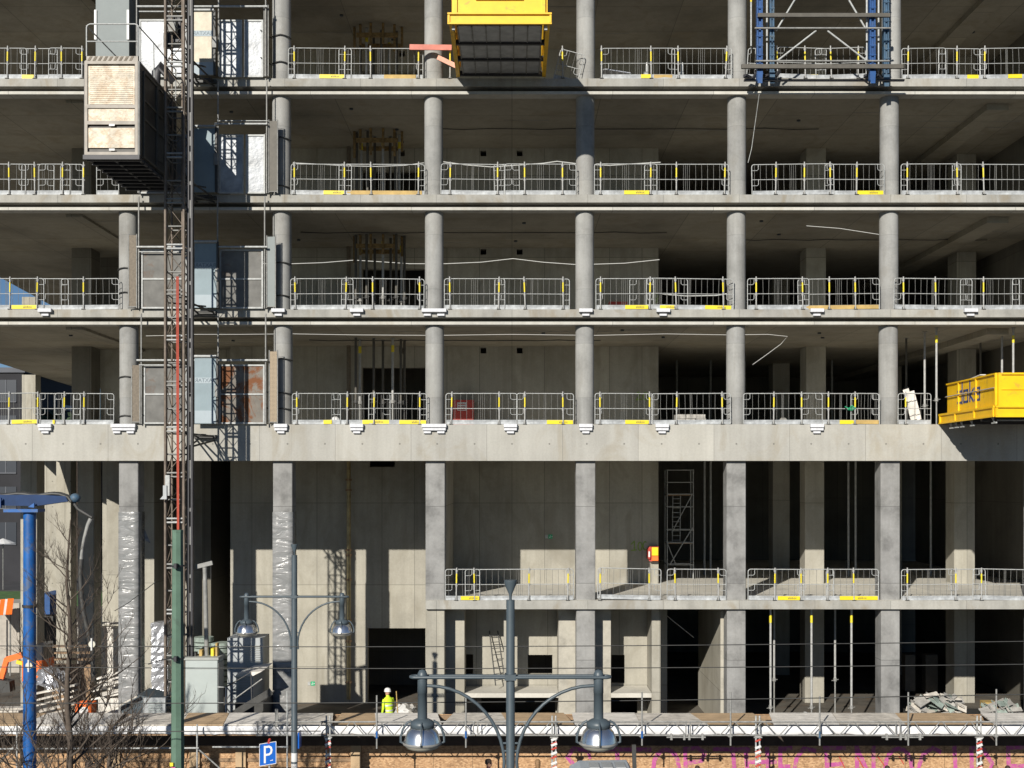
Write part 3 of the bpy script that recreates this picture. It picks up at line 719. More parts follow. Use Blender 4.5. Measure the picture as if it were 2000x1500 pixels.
MB().prism([(PX(314, -3.4), PZ(975, -3.4)), (PX(327, -3.4), PZ(975, -3.4)), (PX(327, -3.4), PZ(948, -3.4)), (PX(320, -3.4), PZ(948, -3.4)), (PX(320, -3.4), PZ(968, -3.4))], -3.5, -3.35, 'y').build('bracket', 'louver', t)

# ---------------------------------------------------------------- hoist cage
yf, yb = -5.3, -1.1; xa, xb = PX(166, yf), PX(270, yf); zb, zt2 = PZ(303, yf), PZ(120, yf)
cage = thing('hoist_cage', 'beige metal hoist cage with railed roof hanging beside the lattice mast', 'hoist cage', ((xa+xb)/2, (yf+yb)/2, zb))
MB().box(xa, xb, yf+.04, yb, zb+.02, zt2).build('body', 'cage_side', cage)
g = MB(); frame_rect(g, xa, xb, zb, zt2, yf, .045)
for yy in (208, 240): z = PZ(yy, yf); g.box(xa+.09, xb-.09, yf-.045, yf+.03, z-.06, z+.05)
g.build('front_frame', 'cage_frame', cage)
for (ya, yb_) in ((129, 205), (213, 239), (250, 289)):
    f = MB(); z0, z1 = PZ(yb_, yf), PZ(ya, yf); f.box(xa+.11, xb-.11, yf-.012, yf+.035, z0, z1)
    if ya == 129:
        k = 20
        for i in range(k): zz = z0+(z1-z0)*(i+.5)/k; f.box(xa+.16, xb-.16, yf-.024, yf-.012, zz-.012, zz+.012)
    f.build('front_panel', 'cage_front', cage)
for yy in (243, 291): MB().box(PX(214, yf), PX(225, yf), yf-.055, yf-.046, PZ(yy+4, yf), PZ(yy, yf)).build('label_plate', 'white', cage)
g = MB(); k = 9; z0, z1 = PZ(120, yf), PZ(110, yf)
MB().box(xa-.0+.05, xb+.0, yf-.02, yf+.02, z0+.002, z1).build('top_board', 'cage_frame', cage)
for i in range(k):
    x = xa+.08+(xb-xa-.2)*i/k; g.prism([(x, z0+.01), (x+.08, z0+.01), (x+.16, z1-.01), (x+.08, z1-.01)], yf-.03, yf-.021, 'y')
g.build('warning_stripes', 'tan_mesh', cage)
MB().box(xa-.03, xa, yf, yb, zb-.06, zt2).build('corner_post', 'mast_dark', cage); MB().box(xb, xb+.04, yf-.02, yf+.1, zb-.06, zt2).build('corner_post', 'galv_dull', cage)
g = MB(); g.box(xa-.05, xb+.05, yf-.05, yf+.06, zb-.14, zb-.0); g.build('sill_beam', 'mast_dark', cage)
g = MB()
for i in range(9): y = yf+.2+(yb-yf-.4)*i/8; g.box(xa, xb, y-.04, y+.04, zb-.14, zb)
for x in (xa+.03, (xa+xb)/2, xb-.06): g.box(x-.03, x+.05, yf+.1, yb, zb-.10, zb-.001)
g.build('floor_frame', 'mast_dark', cage)
g = MB(); x = xb+.02; zz0, zz1 = zb+.1, zt2-.15
for y in (yf+.5, yf+1.9, yf+2.0, yf+3.5, yb-.1): g.box(xb, x+.03, y-.035, y+.035, zz0, zz1)
for z in (zz0, zb+1.3, zb+1.9, zz1): g.box(xb, x+.02, yf+.5, yb-.1, z-.03, z+.03)
g.build('side_frame', 'waling', cage)
MB().box(xb+.005, xb+.02, yf+2.1, yf+3.4, zb+.4, zb+1.2).build('side_panel', 'dark_steel', cage)
MB().box(xa, xb+.02, yf+.02, yb, zt2+.001, zt2+.04).build('roof', 'cage_frame', cage)
zr = PZ(47, yf); zm_ = PZ(81, yf); g = MB()
g.tube([(xa+.05, yf, z1), (xa+.05, yf, zr-.1), (xa+.09, yf, zr-.03), (xa+.16, yf, zr), (xb-.1, yf, zr), (xb-.03, yf, zr-.03), (xb, yf, zr-.1), (xb, yf, z1)], .024, 6)
g.tube([(xa+.05, yf, zm_), (xb, yf, zm_)], .02, 6)
g.tube([(xb, yf, zr-.06), (xb, yf+1.6, zr), (xb, yb, zr), (xb, yb, zt2)], .022, 6); g.tube([(xa+.05, yf, zr-.06), (xa+.05, yb, zr), (xa+.05, yb, zt2)], .022, 6)
g.tube([(xb, yf+1.6, zr), (xb, yf+1.7, zt2)], .02, 6)
g.build('roof_rail', 'galv', cage)
# drive unit on the mast above the cage
MB().bbox(xb+.06, xb+.5, yb-1.2, yb-.6, PZ(88, -2), PZ(40, -2)).build('gear_box', 'mast_dark', cage); MB().bbox(xb+.1, xb+.42, yb-1.5, yb-1.2, PZ(74, -2), PZ(52, -2)).build('brake_box', 'galv_dull', cage)
MB().tube([(xb-.25, -2.6, zt2), (xb-.2, -2.7, zt2+.55), (xb-.1, -2.75, zt2+.75), (xb+.3, -2.4, zt2+.35)], .15, 12).build('drive_motor', 'mast_dark', cage)
MB().bbox(xb+.12, xb+.34, -3.0, -2.8, PZ(96, -2.8), PZ(68, -2.8)).build('control_box', 'mast_dark', cage)

# ---------------------------------------------------------------- yellow loading platforms
def platform(x0, x1, yf, z, zt_, label, text=False, lip=True, yaw=0):
    """floor underside at z, side boards up to zt_, front at yf, back at the slab edge"""
    t = thing('loading_platform', label, 'loading platform', ((x0+x1)/2, -.05, z), 'yellow loading platforms jutting from the floor edges')
    cx = (x0+x1)/2
    if text: g = MB(); g.box(x0, x1, yf, -.02, z+.12, z+.2); g.build('deck', 'wood', t)
    else: MB().box(x0+.1, x1-.1, yf+.1, -.02, z+.12, z+.2).build('deck', 'wood', t)
    # lower beams on both sides and cross ribs with grey panels between
    for s_, x in ((0, x0), (1, x1)):
        g = MB(); X = (x-.09, x) if s_ == 0 else (x, x+.09)
        g.box(X[0], X[1], yf, -.02, z-.02, z+.32)
        xo = X[0] if s_ == 0 else X[1]; d = -.04 if s_ == 0 else .04
        g.box(xo, xo+d, yf+.0, -.02, z+.26, z+.33); g.box(xo, xo+d, yf, -.02, z-.03, z+.02)
        for q in (0.02, 1.6, 3.3, 4.75): 
            if yf+q < -.1: g.box(xo, xo+d, yf+q, yf+q+.08, z+.02, z+.26)
        g.build('side_beam', 'crane_yellow', t)
        g = MB(); X = (x+.0, x+.03) if s_ == 0 else (x-.03, x)
        g.box(X[0], X[1], yf+.04, -.02 if not text else -.55, z+.33, zt_)
        sd = -.05 if s_ == 0 else .05; xo = X[0] if s_ == 0 else X[1]
        yend = -.05 if not text else -.55
        g.box(xo, xo+sd, yf+.04, yend, zt_-.05, zt_); 
        for q in (0.04, 1.65, 3.2, 4.45 if text else 4.7): 
            if yf+q+.1 <= yend+.11: g.box(xo, xo+sd, yf+q, yf+q+.07, z+.33, zt_-.05)
        sb = g.build('side_board', 'crane_yellow', t)
        MB().tube([(xo+sd*.8, yf+.1, z+.33+(zt_-z-.33)*.55), (xo+sd*1.2, yend, z+.33+(zt_-z-.33)*.55)], .022, 6).build('side_rail', 'cage_frame', t)
        if text and s_ == 0:
            ORG[sb.name] = ORG[t.name]
            L = MB(); xx = xo-.004; zc = z+.62; y0 = -3.55
            def ln(pts, w_=.08):
                for a, b in zip(pts[:-1], pts[1:]):
                    dv = Vector((0, -(b[0]-a[0]), b[1]-a[1])).normalized()*w_*.4
                    L.bar(Vector((xx, -1.55-a[0]*.56, zc+a[1]*.62))-dv, Vector((xx, -1.55-b[0]*.56, zc+b[1]*.62))+dv, w_, .008, up=(1, 0, 0))
            ln([(.65, 0), (0, 0), (0, .62), (.65, .62)]); ln([(.72, -.05), (.72, 1.15)])
            ln([(1.0, 0), (1.62, 0), (1.62, .62), (1.0, .62), (1.0, 0)])
            ln([(1.95, 0), (1.95, 1.15)]); ln([(2.5, .62), (2.0, .3), (2.5, -.02)])
            ln([(2.85, .62), (3.45, .62), (3.45, 0), (2.85, 0), (2.85, .32), (3.45, .32)])
            for y_, hs in ((yf+3.2, (0, .62)), (yf+1.65, (0, .32, .62))):
                for h_ in hs: L.box(xo-.056, xo-.051, y_, y_+.07, zc+h_*.62-.04, zc+h_*.62+.04)
            L.build('lettering', 'blue_ink', sb)
    g = MB(); lx = .09 if lip else .0
    g.box(x0-.09-lx, x1+.09+lx, yf-.08, yf, z-.02, z+.3); g.box(x0-.09-lx, x1+.09+lx, yf-.15, yf-.08, z+.26, z+.31); g.box(x0-.09-lx, x1+.09+lx, yf-.12, yf-.08, z-.04, z+.01)
    for x in (x0-.08-lx, x1+.02+lx): g.box(x, x+.06, yf-.13, yf-.08, z+.01, z+.26)
    g.build('front_beam', 'crane_yellow', t)
    g = MB(); g.box(x0+.02, x1-.02, yf, yf+.03, z+.31, zt_)
    g.box(x0+.02, x1-.02, yf-.06, yf, zt_-.06, zt_)
    for x in (x0+.02, x1-.12): g.box(x, x+.1, yf-.06, yf, z+.31, zt_-.06)
    zm = z+.31+(zt_-z-.31)*(.52 if text else .40)
    if text: g.box(x0+.12, x1-.12, yf-.03, yf, zm-.03, zm+.0)
    else: g.box(cx-.75, cx+.75, yf-.05, yf, zm-.03, zm+.03)
    g.build('front_board', 'crane_yellow', t)
    if not text:
        k = 6
        for i in range(3):
            ya = yf+.25+(abs(yf)-.4)*i/3; g = MB(); yc = ya+(abs(yf)-.4)/3-.12
            for j in range(k): xA = x0+.12+(x1-x0-.24)*j/k; g.box(xA+.02, xA+(x1-x0-.24)/k-.02, ya, yc, z+.03, z+.1)
            g.build('underside_panel', 'platform_panel', t)
            g = MB(); g.box(x0, x1, yc, yc+.12, z-.04, z+.12); g.build('cross_beam', 'mast_dark', t)
            g = MB()
            for j in range(k+1): xA = x0+.12+(x1-x0-.24)*j/k; g.box(xA-.015, xA+.015, ya, yc, z-.0, z+.1)
            g.build('ribs', 'galv_dull', t)
        for s_ in (x0+.0, x1-.0): MB().bbox(s_-.05, s_+.05, yf+.05, yf+.15, z-.16, z-.02).build('hook', 'galv', t)
    else:
        for i in range(2): MB().box(x0, x1, yf+1.2+i*2.2, yf+1.35+i*2.2, z-.1, z+.1).build('cross_beam', 'mast_dark', t)
        for q in (.2, 2.0, 2.9, 3.4, 3.9):
            if yf+q < -.1:
                g = MB(); y = yf+q; g.bar((x0-.03, y, z-.02), (x0+.02, y+.1, z-.2), .03); g.bar((x0+.02, y-.1, z-.2), (x0+.02, y+.25, z-.2), .05); g.bar((x0, y+.2, z-.04), (x0+.02, y+.02, z-.2), .03); g.build('lashing_hook', 'galv', t)
        MB().tube([(x0+.1, yf+.25, z-.12), (x1, yf+.25, z-.12)], .02, 6).build('under_rail', 'galv', t)
    return t
platform(-1.85, 1.07, -4.95, PZ(47, -4.95)-.0, PZ(-45, -4.95), 'yellow loading platform at the top seen from below with grey ribbed underside')
platform(15.32, 18.6, -4.9, PZ(815, -4.9)+.04, PZ(728, -4.9), 'yellow loading platform with blue lettering at the right above the deep beam', text=True, lip=False)
MB_ = MB(); MB_.bar(P(1886, 746, -1.7), P(1920, 732, -3.0), .2, .03); 
tag(MB_.build('plywood_offcut', 'plank_light'), 'pale board lying on top of the right loading platform rim', 'board')

# ---------------------------------------------------------------- blue steel frame hung on the facade
Yb = -.75
bf = thing('climbing_frame', 'blue steel climbing frame with dark walings hung before the top floor', 'climbing frame', (PX(1610, Yb), Yb, LV['A']-.3))
for px, mat, Y, w_, bot in ((1483, 'blue_steel', -.95, .20, 158), (1507, 'teal_steel', -.45, .15, 158), (1703, 'blue_steel', -.95, .20, 158), (1730, 'teal_steel', -.45, .18, 164)):
    x = PX(px, Y); z0, z1 = PZ(bot, Y), 17.9; g = MB()
    g.box(x-w_/2, x-w_/2+.05, Y-.09, Y+.09, z0, z1); g.box(x+w_/2-.05, x+w_/2, Y-.09, Y+.09, z0, z1); g.box(x-w_/2+.05, x+w_/2-.05, Y-.02, Y+.02, z0, z1)
    for k in range(12): zz = z0+.2+k*.33; g.box(x-w_/2-.012, x+w_/2+.012, Y-.105, Y-.091, zz, zz+.04)
    g.build('upright', mat, bf)
    MB().prism([(x-.08, z0-.12), (x+.08, z0-.12), (x+.1, z0+.3), (x-.1, z0+.3)], Y-.12, Y-.10, 'y').build('shoe', mat, bf)
for a, b_, y, Y, h in ((1480, 1738, 30, -1.1, .13), (1448, 1764, 130, -1.12, .14), (1453, 1766, 157, -.6, .06)):
    MB().box(PX(a, Y), PX(b_, Y), Y-.05, Y+.05, PZ(y, Y)-h/2, PZ(y, Y)+h/2).build('waling', 'waling' if h > .1 else 'mast_dark', bf)
for a, b_, y in ((1474, 1739, 55), (1476, 1737, 119)):
    MB().tube([P(a, y, -1.08), P(b_, y, -1.08)], .033, 8).build('tube', 'galv_dull', bf)
for p, q in (((1594, 60), (1518, 119)), ((1616, 60), (1693, 119)), ((1552, 0), (1516, 60)), ((1658, 0), (1693, 60))):
    MB().tube([P(p[0], p[1], -1.0), P(q[0], q[1], -1.0)], .033, 8).build('brace', 'galv', bf)
for px, Y in ((1498, -.7), (1693, -.9), (1716, -.7)):
    MB().tube([P(px, 0, Y), P(px, 80, Y)], .035, 8).build('spindle', 'galv', bf); MB().tube([P(px, 84, Y), P(px, 138, Y)], .03, 8).build('spindle', 'louver', bf)
for px in (1455, 1497, 1690, 1712):
    g = MB(); g.bar(P(px, 148, -.6), P(px+12, 154, -.3), .14, .12); g.bar(P(px+14, 156, -.5), P(px+26, 138, -.2), .08, .1); g.build('bracket', 'mast_dark', bf)
MB().tube([P(1467, 90, -.1), P(1467, 0, -.1)], .03, 8).build('upright_tube', 'galv', bf)
MB().tube([P(1467, 4, -.1), P(1467, -6, -.1)], .035, 8).build('upright_tube', 'band', bf)
tag(MB().bbox(PX(1505, .14), PX(1598, .14), .16, .19, LV['A']+.02, LV['A']+.2).build('yellow_board', 'yellow'), 'yellow board standing behind the blue climbing frame', 'board')
# thin cable hanging below it
tag(MB().tube([P(1483, 183, -.1), P(1475, 240, .3), P(1468, 290, .3), P(1461, 318, .25)], .012, 5).build('hanging_cable', 'galv'), 'thin cable hanging from the climbing frame beside a column', 'cable')

# ---------------------------------------------------------------- props
PROPS = 'steel shoring props'
def prop(px, Y, zb, zt_, split, label, band=True, dark=False, r=.036, tilt=0):
    x = PX(px, Y); t = thing('steel_prop', label, 'steel prop', (x, Y, zb), PROPS)
    zs = zb+(zt_-zb)*split; m1, m2 = ('galv_dull', 'dark_steel') if not dark else ('dark_steel', 'dark_steel')
    g = MB(); g.tube([(x, Y, zb), (x, Y, zs)], r*.8 if tilt == 0 else r, 8); g.build('inner_tube', 'galv_dull' if not dark else 'dark_steel', t)
    MB().tube([(x, Y, zs), (x, Y, zt_)], r*1.15, 8).build('outer_tube', 'post' if not dark else 'waling', t)
    if band: MB().tube([(x, Y, zt_-.55), (x, Y, zt_-.28)], r*1.35, 8).build('yellow_band', 'band', t)
    g = MB(); g.tube([(x, Y, zs-.05), (x, Y, zs+.08)], r*1.9, 8); g.tube([(x-.14, Y-.03, zs-.02), (x+.12, Y-.05, zs+.03)], .012, 5); g.build('nut', 'galv_dull' if not dark else 'dark_steel', t)
    MB().box(x-.08, x+.08, Y-.08, Y+.08, zb, zb+.015).build('base_plate', 'galv_dull', t); MB().box(x-.08, x+.08, Y-.08, Y+.08, zt_-.015, zt_).build('head_plate', 'galv_dull', t)
prop(1829, 1.0, 2.03, 5.6, .26, 'bright steel prop just left of the yellow platform')
prop(1806, 2.2, 2.03, 5.6, .22, 'steel prop between column and platform, second from right', band=False)
prop(1770, 4.2, 2.03, 5.6, .45, 'dark thin prop nearest the rightmost column', band=False, dark=True)
prop(1979, 1.0, 2.03, 5.6, .26, 'rightmost steel prop rising behind the yellow platform')
prop(1957, 2.2, 2.03, 5.6, .22, 'steel prop just left of the rightmost one behind the platform', band=False)
prop(1915, 4.2, 2.03, 5.6, .45, 'dark thin prop behind the middle of the yellow platform', band=False, dark=True)
prop(1505, .6, SITE, -4.56, .22, 'ground floor prop, leftmost of the front three with yellow bands')
prop(1585, .6, SITE, -4.56, .22, 'ground floor prop, middle of the front three with yellow bands')
prop(1663, .6, SITE, -4.56, .22, 'ground floor prop, rightmost of the front three with yellow bands')
prop(1512, 3.0, SITE, -4.56, .35, 'ground floor prop close behind the leftmost front prop', band=False)
prop(1631, 3.0, SITE, -4.56, .35, 'ground floor prop set back between middle and right front props', band=False)
def clump(lev, xs, name, zt_):
    for k, (px, Y) in enumerate(xs):
        prop(px, Y, LV[lev], zt_, .3, f'grey prop, {ORD[k]} from left, in the {name} prop cluster left of second column', band=(k % 3 == 1), dark=(k % 3 != 1), r=.045)
clump('D', [(695, 4.0), (703, 4.6), (730, 4.2), (748, 4.8), (767, 4.2), (783, 4.5), (790, 4.9)], 'lowest', 5.6)
clump('C', [(695, 4.4), (704, 5.0), (716, 4.2), (732, 5.2), (748, 4.3), (763, 5.0), (774, 4.2), (784, 5.2), (790, 4.6)], 'second lowest', 9.69)
clump('B', [(697, 4.8), (706, 5.4), (718, 4.6), (732, 5.4), (748, 4.8), (762, 5.4), (772, 4.8), (780, 5.2)], 'second highest', 13.83)
clump('A', [(704, 5.2), (716, 4.8), (730, 5.6), (745, 5.0), (760, 5.6), (775, 5.1)], 'highest', 17.95)
for lev, zt_, nm in (('C', 9.69, 'second lowest'), ('B', 13.83, 'second highest'), ('A', 17.95, 'highest')):
    g = MB(); zc = zt_-.45
    for k in range(6):
        a = R(200+k*28); g.box(PX(740, 4.9)+1.0*math.cos(a)-.045, PX(740, 4.9)+1.0*math.cos(a)+.045, 4.9+.7*math.sin(a)-.05, 4.9+.7*math.sin(a)+.05, zc-(.35 if k % 2 else .6), zt_-.02)
    g.box(PX(700, 4.9), PX(780, 4.9), 4.2, 4.3, zc-.1, zc+.06); g.box(PX(700, 4.9), PX(780, 4.9), 5.4, 5.5, zc-.1, zc+.06)
    tag(g.build('column_head_formwork', 'form_old'), f'timber column head formwork above the {nm} prop cluster', 'formwork', 'timber formwork at the column heads')
# riser pipe
t = thing('riser_pipe', 'tall yellowish pipe with clamps standing before the core wall', 'pipe', (PX(681, 6.8), 6.8, SITE))
for a, b_ in ((SITE+.2, 1.55), (2.03, 5.6), (6.13, 9.69), (10.22, 13.8)):
    MB().tube([(PX(681, 6.8), 6.8, a), (PX(681, 6.8), 6.8, b_)], .085, 12).build('pipe_section', 'brass' if a < 0 else 'tan_mesh', t)
for yy in (935, 955, 1072, 1082, 1130, 1210, 1250, 1330): MB().tube([P(681, yy, 6.8), P(681, yy+4, 6.8)], .13, 10).build('clamp', 'wood', t)
MB().tube([P(681, 1390, 6.8), P(675, 1394, 6.3), P(668, 1400, 5.6)], .11, 10).build('elbow', 'mast_dark', t)

# ---------------------------------------------------------------- light hoses, cables
def hose(pts, Y, name, label, r=.018, mat='light_hose'):
    tag(MB().tube([P(x, y, Y) for x, y in pts], r, 5).build(name, mat), label, 'cable')
hose([(450, 507), (520, 515), (572, 515), (630, 513), (692, 508), (740, 511), (800, 515), (870, 515), (940, 512), (1002, 505), (1060, 512), (1130, 517), (1220, 514), (1288, 507)], 6.6, 'light_hose', 'bright light hose sagging across the third storey from top', .013)
hose([(285, 656), (330, 655), (380, 653), (470, 653), (572, 652), (690, 654), (850, 655), (1000, 653), (1160, 655), (1300, 652), (1420, 654), (1500, 653), (1538, 657), (1525, 672), (1498, 692), (1470, 712)], 2.45, 'light_hose', 'bright light hose under the ceiling above the deep beam', .009)
hose([(572, 318), (610, 320), (680, 324), (735, 325), (790, 323), (828, 318)], 4.0, 'light_hose', 'light hose behind the rail left of the second column', .013)
hose([(866, 316), (910, 322), (960, 326), (1060, 319), (1088, 315), (1130, 320), (1190, 323), (1270, 318), (1290, 317)], 6.6, 'light_hose', 'light hose along the core wall on the second floor from top', .018)
hose([(1289, 574), (1340, 578), (1400, 577), (1426, 572)], 5.5, 'light_hose', 'short light hose behind the rail in the third right bay', .016)
hose([(1575, 441), (1640, 446), (1718, 458)], 2.5, 'light_hose', 'short light hose under the ceiling left of the last column', .01)
hose([(1303, 1203), (1320, 1217), (1340, 1233), (1355, 1245)], 3.5, 'hanging_cable', 'white cable hanging in the dark ground floor doorway', .014, 'white')

# ---------------------------------------------------------------- things on the floors
def wallbox(px0, px1, py0, py1, Y, d, name, mat, label, cat):
    return tag(MB().bbox(PX(px0, Y), PX(px1, Y), Y, Y+d, PZ(py1, Y), PZ(py0, Y), .01).build(name, mat), label, cat)
t = thing('red_cabinet', 'red metal cabinet behind the rail above the deep beam', 'cabinet', (PX(905, 6.2), 6.2, 2.03))
MB().bbox(PX(885, 6.2), PX(925, 6.2), 6.2, 6.8, 2.03, PZ(781, 6.2)).build('body', 'red', t)
MB().box(PX(893, 6.2), PX(911, 6.2), 6.185, 6.199, PZ(802, 6.2), PZ(786, 6.2)).build('sticker', 'white', t)
for yy in (789, 794, 799): MB().box(PX(894.5, 6.2), PX(909, 6.2), 6.18, 6.184, PZ(yy+1.6, 6.2), PZ(yy, 6.2)).build('print_line', 'red', t)
t = thing('fire_point', 'red and yellow fire extinguisher station mounted at the core wall end', 'fire point', P(1275, 1095, 6.9))
x0, x1 = PX(1264, 6.9), PX(1286, 6.9)
MB().prism([(x0, PZ(1090, 6.9)), (x0+.1, PZ(1096, 6.9)), (x1, PZ(1096, 6.9)), (x1, PZ(1067, 6.9)), (x0+.1, PZ(1067, 6.9)), (x0, PZ(1073, 6.9))], 6.82, 7.09, 'y').build('back_board', 'red', t)
MB().bbox(PX(1273, 6.8), PX(1285.5, 6.8), 6.76, 6.815, PZ(1085, 6.8), PZ(1069, 6.8)).build('yellow_case', 'yellow', t)
MB().bbox(PX(1273, 6.8), PX(1285.5, 6.8), 6.76, 6.815, PZ(1095, 6.8), PZ(1086, 6.8)).build('orange_case', 'orange', t)
MB().tube([P(1268, 1091, 6.78), P(1268, 1077, 6.78), P(1268, 1072, 6.78)], [.07, .07, .02], 10).build('extinguisher', 'red', t)
MB().box(PX(1266.5, 6.7), PX(1269.5, 6.7), 6.695, 6.705, PZ(1088, 6.7), PZ(1077, 6.7)).build('label_sticker', 'white', t)
def exitsign(px, py, Y, label):
    t = thing('exit_sign', label, 'sign', P(px, py, Y), 'small green escape route signs')
    MB().box(PX(px-1, Y), PX(px+7, Y), Y, Y+.015, PZ(py+4, Y), PZ(py-4, Y)).build('green_plate', 'sign_green', t)
    MB().box(PX(px-7, Y), PX(px-2, Y), Y, Y+.015, PZ(py+3.5, Y), PZ(py-3.5, Y)).build('plate', 'galv', t)
    x = PX(px+2.2, Y); z = PZ(py, Y); g = MB(); g.bar((x, Y-.004, z-.03), (x+.05, Y-.004, z+.0), .02, .006, up=(0, 1, 0)); g.bar((x-.03, Y-.004, z-.05), (x, Y-.004, z+.0), .02, .006, up=(0, 1, 0)); g.bar((x+.07, Y-.004, z), (x+.11, Y-.004, z), .02, .006, up=(0, 1, 0)); g.tube([(x+.01, Y-.006, z+.04), (x+.012, Y-.003, z+.04)], .018, 8); g.build('running_figure', 'white', t)
exitsign(1072, 1048, 7.08, 'small green exit sign on the shaded core wall above the lit patch')
exitsign(608, 1335, 7.08, 'small green exit sign low on the sunlit wall behind the lamp')
def scrawl(polys, Y, name, label, mat, w_):
    g = MB()
    for pl in polys:
        pp = [P(x, y, Y) for x, y in pl]
        for i, (a, b) in enumerate(zip(pp[:-1], pp[1:])):
            dv = (b-a).normalized()*w_*.35; yo = Vector((0, -.0007*i-.001*(len(g.v) % 5), 0)); g.bar(a-dv+yo, b+dv+yo, w_, .004, up=(0, 1, 0))
    return tag(g.build(name, mat), label, 'graffiti')
def circle_px(cx, cy, rx, ry, a0=0, a1=360, n=12): return [(cx+rx*math.cos(R(a0+(a1-a0)*i/n)), cy-ry*math.sin(R(a0+(a1-a0)*i/n))) for i in range(n+1)]
scrawl([[(1233, 1063), (1239, 1057), (1239, 1075)], [(1233, 1075), (1243, 1074)], circle_px(1250, 1067, 4, 8), circle_px(1260, 1066, 4, 8, 60, 300)], 7.09, 'sprayed_number', 'green sprayed number 100 on the core wall beside the fire point', 'graffiti_green', .045)
scrawl([[(1242, 769), (1247, 766), (1250, 770), (1243, 781), (1252, 780)], circle_px(1261, 774, 5, 7)], 7.09, 'sprayed_number', 'green sprayed number 20 on the wall above the deep beam', 'graffiti_green', .05)
scrawl([circle_px(1281, 579, 4, 5), [(1285, 579), (1283, 589), (1279, 592)]], 7.09, 'sprayed_number', 'green sprayed number 9 behind the rail near the red box', 'graffiti_green', .05)
wallbox(1190, 1226, 589, 599, 6.0, .5, 'toolbox', 'red', 'flat red toolbox on the floor behind the third right bay rail', 'toolbox')
g = MB()
for k in range(6):
    z = LV['B']+k*.09; g.bbox(PX(1558+k*2+random.uniform(-3, 3), 2.2), PX(1742+random.uniform(-6, 4)-k*6, 2.2), 2.2+random.uniform(0, .1), 3.0, z+.003, z+.085)
tag(g.build('board_stack', 'plank_grey'), 'stack of grey boards behind the rail in the fourth right bay', 'boards')
# red beam and timber by the top platform
tag(MB().bar(P(800, 92, -.08), P(882, 93, -.12), .05, .19).build('red_beam', 'red_wood'), 'red timber beam laid across the rail left of the top platform', 'beam')
tag(MB().bar(P(855, 112, .05), P(897, 132, -.15), .06, .16).build('leaning_timber', 'pink_wood'), 'reddish timber leaning from the second column to the platform', 'timber')
# white things behind rail, top floor third bay
for k, px in enumerate((1263, 1332)):
    t = thing('clamp_tool', f'{"left" if k == 0 else "right"} galvanised clamp tower standing behind the topmost rail', 'tool', (PX(px, .5), .5, LV['A']), 'galvanised clamp towers')
    g = MB(); x = PX(px, .5); g.box(x-.10, x+.05, .45, .6, LV['A'], LV['A']+.4); g.box(x-.03, x+.05, .47, .55, LV['A']+.4, LV['A']+.62); g.build('body', 'galv', t)
    MB().tube([(x+.01, .5, LV['A']+.62), (x+.01, .5, LV['A']+.74)], [.04, .025], 8).build('knob', 'white', t)
    MB().bar((x-.3, .5, LV['A']), (x-.05, .5, LV['A']+.35), .05, .05).build('strut', 'galv', t)
g = MB(); 
for k in range(3): g.bar(P(1178, 138+k*4, 1.0+k*.3), P(1229, 146+k*3, 1.2+k*.3), .4, .03)
tag(g.build('panel_stack', 'foil_white'), 'pile of white and red panels behind the topmost rail', 'panels')
# boards leaning and green tie near the right platform
g = MB(); g.bar(P(1769, 760, .7), P(1785, 820, .5), .02, .22); g.bar(P(1780, 764, .6), P(1795, 820, .45), .02, .2)
tag(g.build('leaning_board', 'plank_light'), 'two pale boards leaning behind the rail beside the right platform', 'boards')
tag(MB().tube([P(1650, 794, 0), P(1658, 798, -.02), P(1664, 792, 0), P(1671, 797, -.02), P(1664, 801, 0), P(1655, 800, 0), P(1667, 796, -.03)], .02, 5).build('green_tie', 'sign_green'), 'green tie knotted round the rail above the deep beam', 'tie')

def pallet(px, Y, lev, w_, h, mat_, label, rows=4):
    x = PX(px, Y); z = LV[lev]; t = thing('loaded_pallet', label, 'pallet', (x, Y, z), 'loaded pallets and crates on the floors')
    g = MB(); g.box(x-w_/2, x+w_/2, Y, Y+.8, z+.1, z+.13)
    for q in (-w_/2, -.05, w_/2-.1): g.box(x+q, x+q+.1, Y, Y+.8, z, z+.1)
    g.build('pallet_base', 'wood', t); rnd = random.Random(px)
    g = MB()
    for k in range(rows):
        for j in range(3):
            a = x-w_/2+w_*j/3+rnd.uniform(-.02, .02); g.bbox(a+.01, a+w_/3-.01, Y+.04+rnd.uniform(0, .05), Y+.74, z+.132+h*k/rows, z+.125+h*(k+1)/rows, .01)
    g.build('load', mat_, t)
pallet(1235, 3.2, 'B', 1.1, .55, 'pile_grey', 'grey loaded pallet behind the rail, second floor from top, third right bay')
pallet(930, 4.0, 'A', 1.2, .5, 'plank_grey', 'loaded pallet on the topmost floor under the yellow platform')
pallet(1810, 4.6, 'B', 1.2, .6, 'pile_green', 'green grey loaded pallet on the second floor from top, rightmost bay')
pallet(1530, 3.6, 'C', 1.1, .45, 'plank_grey', 'loaded pallet on the third floor from top, fourth right bay', 3)
pallet(140, 4.5, 'B', 1.1, .6, 'pile_grey', 'loaded pallet on the second floor from top, left of hoist')
pallet(1350, 4.8, 'D', 1.2, .5, 'pile_grey', 'loaded pallet above the deep beam, third right bay', 3)
pallet(620, 3.4, 'D', .9, .16, 'plank_light', 'low pale pile on a pallet above the deep beam, first right bay', 1)
